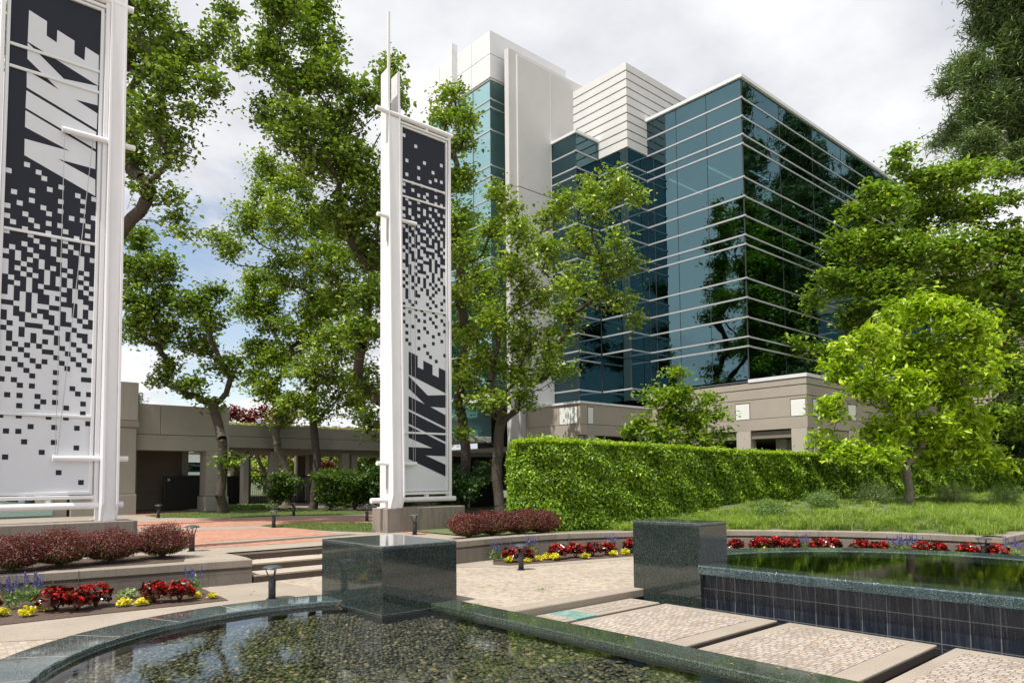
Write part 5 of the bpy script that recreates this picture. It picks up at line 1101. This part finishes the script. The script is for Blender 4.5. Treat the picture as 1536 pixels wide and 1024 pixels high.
def hsample(n, s0, s1, leaf):
    s = rng.uniform(s0, s1, n); x, y, z, nx, ny = hedge_at(s); zg = U
    a = rng.uniform(size=n); topf = a < .30
    h = zg + (z-zg)*rng.uniform(0, 1, n); bul = .05*np.sin(s*2.1+h*1.3) + .05*np.sin(s*5.3+h*4.1) + .03*np.sin(h*7.7+s*1.7)
    d = np.where(topf, -rng.uniform(0, 2.0, n)**1.0, bul-.04+rng.normal(0, .035, n))
    d = np.where(topf, d, d)
    # rounded shoulder
    zt_ = z - .10*np.exp(-((-d)/.16)) + .035*np.sin(s*3.7+d*4) + rng.normal(0, .03, n) + (rng.uniform(size=n) < .05)*rng.uniform(0, .13, n)
    zz = np.where(topf, zt_, np.minimum(h, z-.03)); dd = np.where(topf, d, d - .10*np.exp(-(z-zz)/.12))
    P = np.stack([x+nx*dd, y+ny*dd, zz], 1); od = np.stack([nx, ny, np.where(topf, 1.4, .25)], 1)*np.where(topf, .6, 1)[:,None]
    V, F = leaves(rng, P, leaf, .46, .15, outdir=od, outw=1.3); return V-np.array([13, 13, .42]), F
V, F = cat([hsample(44000, 1.2, 8.5, .10), hsample(36000, 8.5, 15, .105), hsample(20000, 15, 22, .12), hsample(30000, 22, 38, .13), hsample(2500, 0, 1.3, .10)])
npmesh('foliage', V, F, 'leaf_hedge', hedge)
_u = rng.uniform
def htips(n, s0, s1, leaf):
    s = rng.uniform(s0, s1, n); x, y, z, nx, ny = hedge_at(s); d = -rng.uniform(-.03, 1, n)**1.6*1.6; dn = np.where(np.isnan(d), 0, d)
    P = np.stack([x+nx*dn, y+ny*dn, z-.06*np.exp(dn/.12)+rng.uniform(-.01, .09, n)*(rng.uniform(size=n)**.7)], 1)
    V, F = leaves(rng, P, leaf, .46, .8); return V-np.array([13, 13, .42]), F
V, F = cat([htips(6500, 1.0, 9, .095), htips(5000, 9, 17, .10), htips(3000, 17, 38, .12)]); npmesh('new_shoots', V, F, 'leaf_hedge_tip', hedge)

# ------------------------------------------------------------------ grasses
def blades(rng, P, L_, lean, width, segs=3):
    n = len(P); a = rng.uniform(0, 2*np.pi, n); d = np.stack([np.cos(a), np.sin(a), np.zeros(n)], 1); sd_ = np.stack([-np.sin(a), np.cos(a), np.zeros(n)], 1)
    L_ = L_[:,None]; lean = lean[:,None]; pts = []
    for i in range(segs+1):
        f = i/segs; c = P + d*L_*lean*f**1.8 + np.array([0,0,1])*L_*(f - .45*lean*f*f)
        wv = width*(1-f*.9); pts += [c-sd_*wv, c+sd_*wv]
    V = np.stack(pts, 1).reshape(-1, 3); k = 2*(segs+1); b_ = (np.arange(n)*k)[:,None]
    F = np.concatenate([np.stack([b_[:,0]+2*i, b_[:,0]+2*i+1, b_[:,0]+2*i+3, b_[:,0]+2*i+2], 1) for i in range(segs)]); return V, F
rng = np.random.default_rng(7)
tc_ = []
while len(tc_) < 1650:
    x = 12.6 + (rng.uniform()**1.35)*22; y = rng.uniform(3.5, 12.5); d = wall_d(x, y)
    if d < .30 or d > 5.2: continue
    if d > 3 and rng.uniform() < .35: continue
    hd_ = np.interp(x, hp_[:,0][3:], hp_[:,1][3:])
    if y > hd_-.15: continue
    if x < 14.3 and y > 11.6: continue
    tc_.append((x, y, mound_z(x, y)))
tc_ = np.array(tc_); nb = 52; Pt = np.repeat(tc_, nb, 0) + rng.normal(size=(len(tc_)*nb, 3))*np.array([.055, .055, 0])
wd_ = np.array([wall_d(a, b) for a, b, _ in tc_]); ts = np.repeat(rng.uniform(.20, .50, len(tc_))*np.clip(1.25-wd_*.19, .5, 1), nb)*rng.uniform(.6, 1.15, len(tc_)*nb)
V, F = blades(rng, Pt, ts, rng.uniform(.5, 1.5, len(Pt)), .0050)
tag(npmesh('ornamental_grass', V, F, 'grass_blade'), 'soft bright green ornamental grass spilling over the bank behind the curved wall', 'grass', kind='stuff')
def in_poly(P, poly):
    x, y = P[:,0], P[:,1]; c = np.zeros(len(P), bool); j = len(poly)-1
    for i in range(len(poly)):
        xi, yi = poly[i]; xj, yj = poly[j]
        c ^= ((yi > y) != (yj > y)) & (x < (xj-xi)*(y-yi)/(yj-yi+1e-12)+xi); j = i
    return c
for key, n_, lb in (('lawn1', 26000, 'mown lawn strip under the far tree trunks'), ('lawn2', 12000, 'mown lawn strip left of the middle pylon plinth')):
    poly = np.array(PB[key]); P = np.stack([rng.uniform(*q, n_) for q in ((poly[:,0].min(), poly[:,0].max()), (poly[:,1].min(), poly[:,1].max()))], 1); P = P[in_poly(P, poly)]
    P = np.concatenate([P+rng.normal(size=P.shape)*.03, np.full((len(P),1), U+.012)], 1)
    V, F = blades(rng, P, rng.uniform(.03, .075, len(P)), rng.uniform(.2, 1, len(P)), .006, 1)
    tag(npmesh('mown_grass', V, F, 'lawn_blade'), lb, 'grass', kind='stuff')
C_ = np.stack([rng.uniform(12.0, 14.6, 2600), rng.uniform(33.6, 36.2, 2600), U+rng.uniform(0, .22, 2600)], 1)
V, F = leaves(rng, C_, .10, .6, 1.0); tag(npmesh('ground_cover', V, F, 'leaf_salvia'), 'low pale green ground cover beside the forked trunk on the far lawn', 'ground cover', kind='stuff')
# litter
P = []
for _ in range(70):
    x, y = rng.uniform(4.3, 9.2), rng.uniform(7.7, 12.3)
    if not (5 < x < 6.4 and y < 10.3): P.append((x, y, .008))
for _ in range(26): P.append((rng.uniform(5, 8.5), 13.05-rng.uniform(0, .04), .145)); P.append((rng.uniform(5, 8.5), 13.6, .285))
for _ in range(160): P.append((rng.uniform(5, 12), rng.uniform(14, 26), U+.01))
for _ in range(18): P.append((rng.uniform(5.95, 6.28), rng.uniform(2.5, 8.2), .044))
P = [p for p in P if not (p[0] > 8.7 and p[1] > 10.3 and p[2] < .1)]
V, F = leaves(rng, np.array(P), .042, .6, 6); tag(npmesh('leaf_litter', V, F, 'dead_leaf'), 'scattered fallen leaves and bud scales on the paving and steps', 'leaf litter', kind='stuff')
for nm, (x, y, z), lb in (('leaf_sprig', (8.02, 8.36, .01), 'small green sprig lying on the cobbles between the two granite blocks'), ('leaf_sprig', (6.2, 7.85, .045), 'bright green weed sprig on the wet straight pool edge')):
    C_ = rng.normal(size=(26,3))*np.array([.07,.035,.008]); C_[:,2] = np.abs(C_[:,2])+.004; V, F = leaves(rng, C_, .03, .6, 1.5)
    o = npmesh(nm, V, F, 'leaf_young', loc=(x, y, z)); tag(o, lb, 'sprig')

# ------------------------------------------------------------------ bedding plants
def begonia_proto(seed):
    rng = np.random.default_rng(seed); r_ = empty('begonia')
    C_ = unit(rng.normal(size=(105,3)))*rng.uniform(.5, 1, (105,1))*np.array([.21,.21,.15]); C_[:,2] = np.abs(C_[:,2])*1.3+.07+rng.uniform(0,.06,105)
    V, F = leaves(rng, C_, .115, .74, .5, fold=.35); npmesh('foliage', V, F, 'leaf_begonia', r_)
    a = unit(rng.normal(size=(20,3)))*np.array([.17,.17,.14]); a[:,2] = np.abs(a[:,2])*.9+.155; C_ = np.repeat(a, 9, 0)+rng.normal(size=(180,3))*.016
    V, F = leaves(rng, C_, .038, .85, .4, fold=.3); npmesh('blossoms', V, F, 'petal_red', r_)
    sg = [(np.array([0,0,-.01]), np.array([math.cos(t)*.1, math.sin(t)*.1, .2]), .007, .005) for t in np.arange(0, 6.2, .9)]
    V, F = tubes_np(sg, 5); npmesh('stems', V, F, 'leaf_begonia', r_); return r_
def salvia_proto(seed):
    rng = np.random.default_rng(seed); r_ = empty('blue_salvia')
    C_ = rng.normal(size=(120,3))*np.array([.075,.075,.07])+np.array([0,0,.14]); C_ = C_[C_[:,2] > .01]
    V, F = leaves(rng, C_, .065, .42, .3); npmesh('foliage', V, F, 'leaf_salvia', r_)
    pts = []; sg = []
    for k in range(10):
        a, r = rng.uniform(0, 6.28), rng.uniform(.02, .12); h = rng.uniform(.33, .46); b0 = np.array([math.cos(a)*r, math.sin(a)*r, .12]); t0 = b0*np.array([1.5,1.5,0])+np.array([0,0,h]); sg.append((b0, t0, .004, .003))
        for j in range(26):
            f = rng.uniform(.45, 1); pts.append(b0+(t0-b0)*f+rng.normal(size=3)*.012*(1.25-f))
    V, F = leaves(rng, np.array(pts), .026, .6, .2); npmesh('flower_spikes', V, F, 'petal_blue', r_)
    V, F = tubes_np(sg, 4); npmesh('stems', V, F, 'leaf_salvia', r_); return r_
def mound_proto(name, mat, seed, w_=.10, h_=.10, lf=.045, n=130):
    rng = np.random.default_rng(seed); r_ = empty(name)
    C_ = unit(rng.normal(size=(n,3)))*rng.uniform(.4, 1, (n,1))*np.array([w_,w_,h_]); C_[:,2] = np.abs(C_[:,2])+.025
    V, F = leaves(rng, C_, lf, .72, 1.0, fold=.3); npmesh('foliage', V, F, mat, r_)
    V, F = tubes_np([(np.array([0,0,-.01]), np.array([.03*math.cos(t), .03*math.sin(t), h_*.8]), .005, .003) for t in (0, 2, 4)], 4); npmesh('stems', V, F, 'leaf_salvia', r_); return r_
def plantset(protos, items, catn, group, z=.012):
    used = set()
    for i, (x, y, s, lb) in enumerate(items):
        k = i % len(protos)
        o = copy_tree(protos[k]) if k in used else protos[k]; used.add(k)
        o.location = (x, y, z); o.rotation_euler = (0, 0, (i*2.399) % 6.28); o.scale = (s, s, s); tag(o, lb, catn, group)
ok_b = [(1.05,12.05,1.0,'red flowered begonia cut by the left edge of the photo'),(1.84,11.75,1.15,'first large red begonia from the left, beside the yellow coleus pair'),(2.06,11.55,1.15,'red begonia in the middle of the big left clump'),(2.32,11.72,1.1,'darkest begonia at the right side of the big left clump'),
 (3.04,11.50,1.05,'red begonia left half of the pair near the left bed tip'),(3.36,11.36,1.05,'red begonia right half of the pair near the left bed tip, beside blue salvia'),
 (10.16,11.55,1.0,'red begonia directly left of the path light in the right border'),(10.45,11.42,.95,'red begonia directly right of the path light in the right border'),(11.24,11.22,1.15,'tall red begonia right of the yellow coleus cluster in the right border'),(11.72,11.14,1.1,'red begonia second to the right of the yellow coleus cluster'),
 (12.2,11.05,1.05,'red begonia above the small spotlight side, third from the coleus cluster'),(12.66,10.98,1.0,'red begonia below the blue salvia near the taller granite block'),(13.41,10.9,1.1,'red begonia touching the left side of the taller granite block in the photo'),
 (15.33,9.27,1.0,'red begonia just right of the taller granite block beyond the raised pool'),(15.63,8.82,1.2,'large red begonia, left one of the first pair beyond the raised pool'),(15.84,8.51,1.2,'large red begonia, right one of the first pair beyond the raised pool'),(16.0,8.22,1.1,'red begonia left of the first blue salvia beyond the raised pool'),
 (16.31,7.72,1.15,'red begonia right of the first blue salvia beyond the raised pool'),(16.44,7.47,1.15,'red begonia left of the yellow coleus pair beyond the raised pool'),(16.72,6.93,1.15,'dark leaved begonia right of the yellow coleus pair beyond the raised pool'),(16.84,6.57,1.05,'red begonia left of the blue salvia trio beyond the raised pool'),
 (16.99,5.76,1.15,'red begonia right of the blue salvia trio beyond the raised pool'),(17.04,5.48,1.15,'dark begonia second to the right of the blue salvia trio'),(17.02,4.89,1.2,'red begonia left of the farthest path light'),(17.15,4.42,1.2,'red begonia right of the farthest path light')]
plantset([begonia_proto(1), begonia_proto(2), begonia_proto(3)], ok_b, 'begonia', 'red bedding begonias')
ok_s = [(1.40,12.35,1.1,'blue salvia clump at the left edge of the photo'),(1.68,12.60,1.1,'blue salvia clump behind the first yellow coleus'),(3.64,11.72,1.05,'blue salvia at the right tip of the left bed'),
 (10.05,11.95,1.0,'blue salvia at the left tip of the right border'),(10.56,11.9,.85,'blue salvia peeping behind the path light in the right border'),(11.1,11.95,1.1,'blue salvia against the wall right of the path light'),(13.1,11.25,1.0,'blue salvia near the taller granite block'),
 (16.18,7.99,1.0,'first blue salvia beyond the raised pool'),(16.9,6.26,1.1,'blue salvia, left of the trio beyond the raised pool'),(16.93,6.07,1.1,'blue salvia, middle of the trio beyond the raised pool'),(16.96,5.89,1.1,'blue salvia, right of the trio beyond the raised pool'),(17.3,4.15,1.2,'blue salvia at the right edge of the photo')]
plantset([salvia_proto(4), salvia_proto(5)], ok_s, 'salvia', 'blue salvias in the beds')
ok_c = [(1.22,11.78,1.0,'small yellow coleus at the left edge of the photo'),(1.47,11.55,1.15,'yellow coleus at the front of the left bed'),(1.72,11.85,1.2,'taller yellow coleus left of the big red clump'),(2.63,11.46,1.1,'yellow coleus just right of the big red clump'),(2.82,11.32,.95,'low yellow coleus in the middle of the left bed'),
 (3.02,11.6,.8,'smallest yellow coleus behind the right begonia pair'),(3.62,11.45,.85,'yellow coleus at the foot of the salvia in the left bed tip'),(3.80,11.25,.85,'yellow coleus at the very tip of the left bed'),
 (10.03,11.48,1.15,'yellow coleus at the left tip of the right border'),(10.30,11.20,.9,'yellow coleus partly behind the path light of the right border'),(10.66,11.25,1.0,'yellow coleus between begonias right of the path light'),(11.0,11.32,1.3,'upper yellow coleus of the large cluster in the right border'),(11.02,11.08,1.3,'lower yellow coleus of the large cluster in the right border'),
 (11.75,10.86,1.15,'yellow coleus low in front of the middle begonias of the right border'),(12.55,10.72,1.1,'yellow coleus under the begonia near the taller granite block'),(12.95,10.70,1.25,'yellow coleus closest to the taller granite block'),
 (15.57,8.72,1.3,'yellow coleus right of the first begonia beyond the raised pool'),(16.50,7.25,1.3,'left yellow coleus of the pair beyond the raised pool'),(16.64,7.05,1.3,'right yellow coleus of the pair beyond the raised pool')]
plantset([mound_proto('yellow_coleus', 'leaf_coleus', 6), mound_proto('yellow_coleus', 'leaf_coleus', 7)], ok_c, 'coleus', 'yellow bedding coleus')
plantset([mound_proto('dusty_miller', 'leaf_dusty', 8, .2, .13, .05, 160)], [(2.85,12.2,1.0,'pale grey green leafy plant by the wall between the red clumps')], 'plant', None)
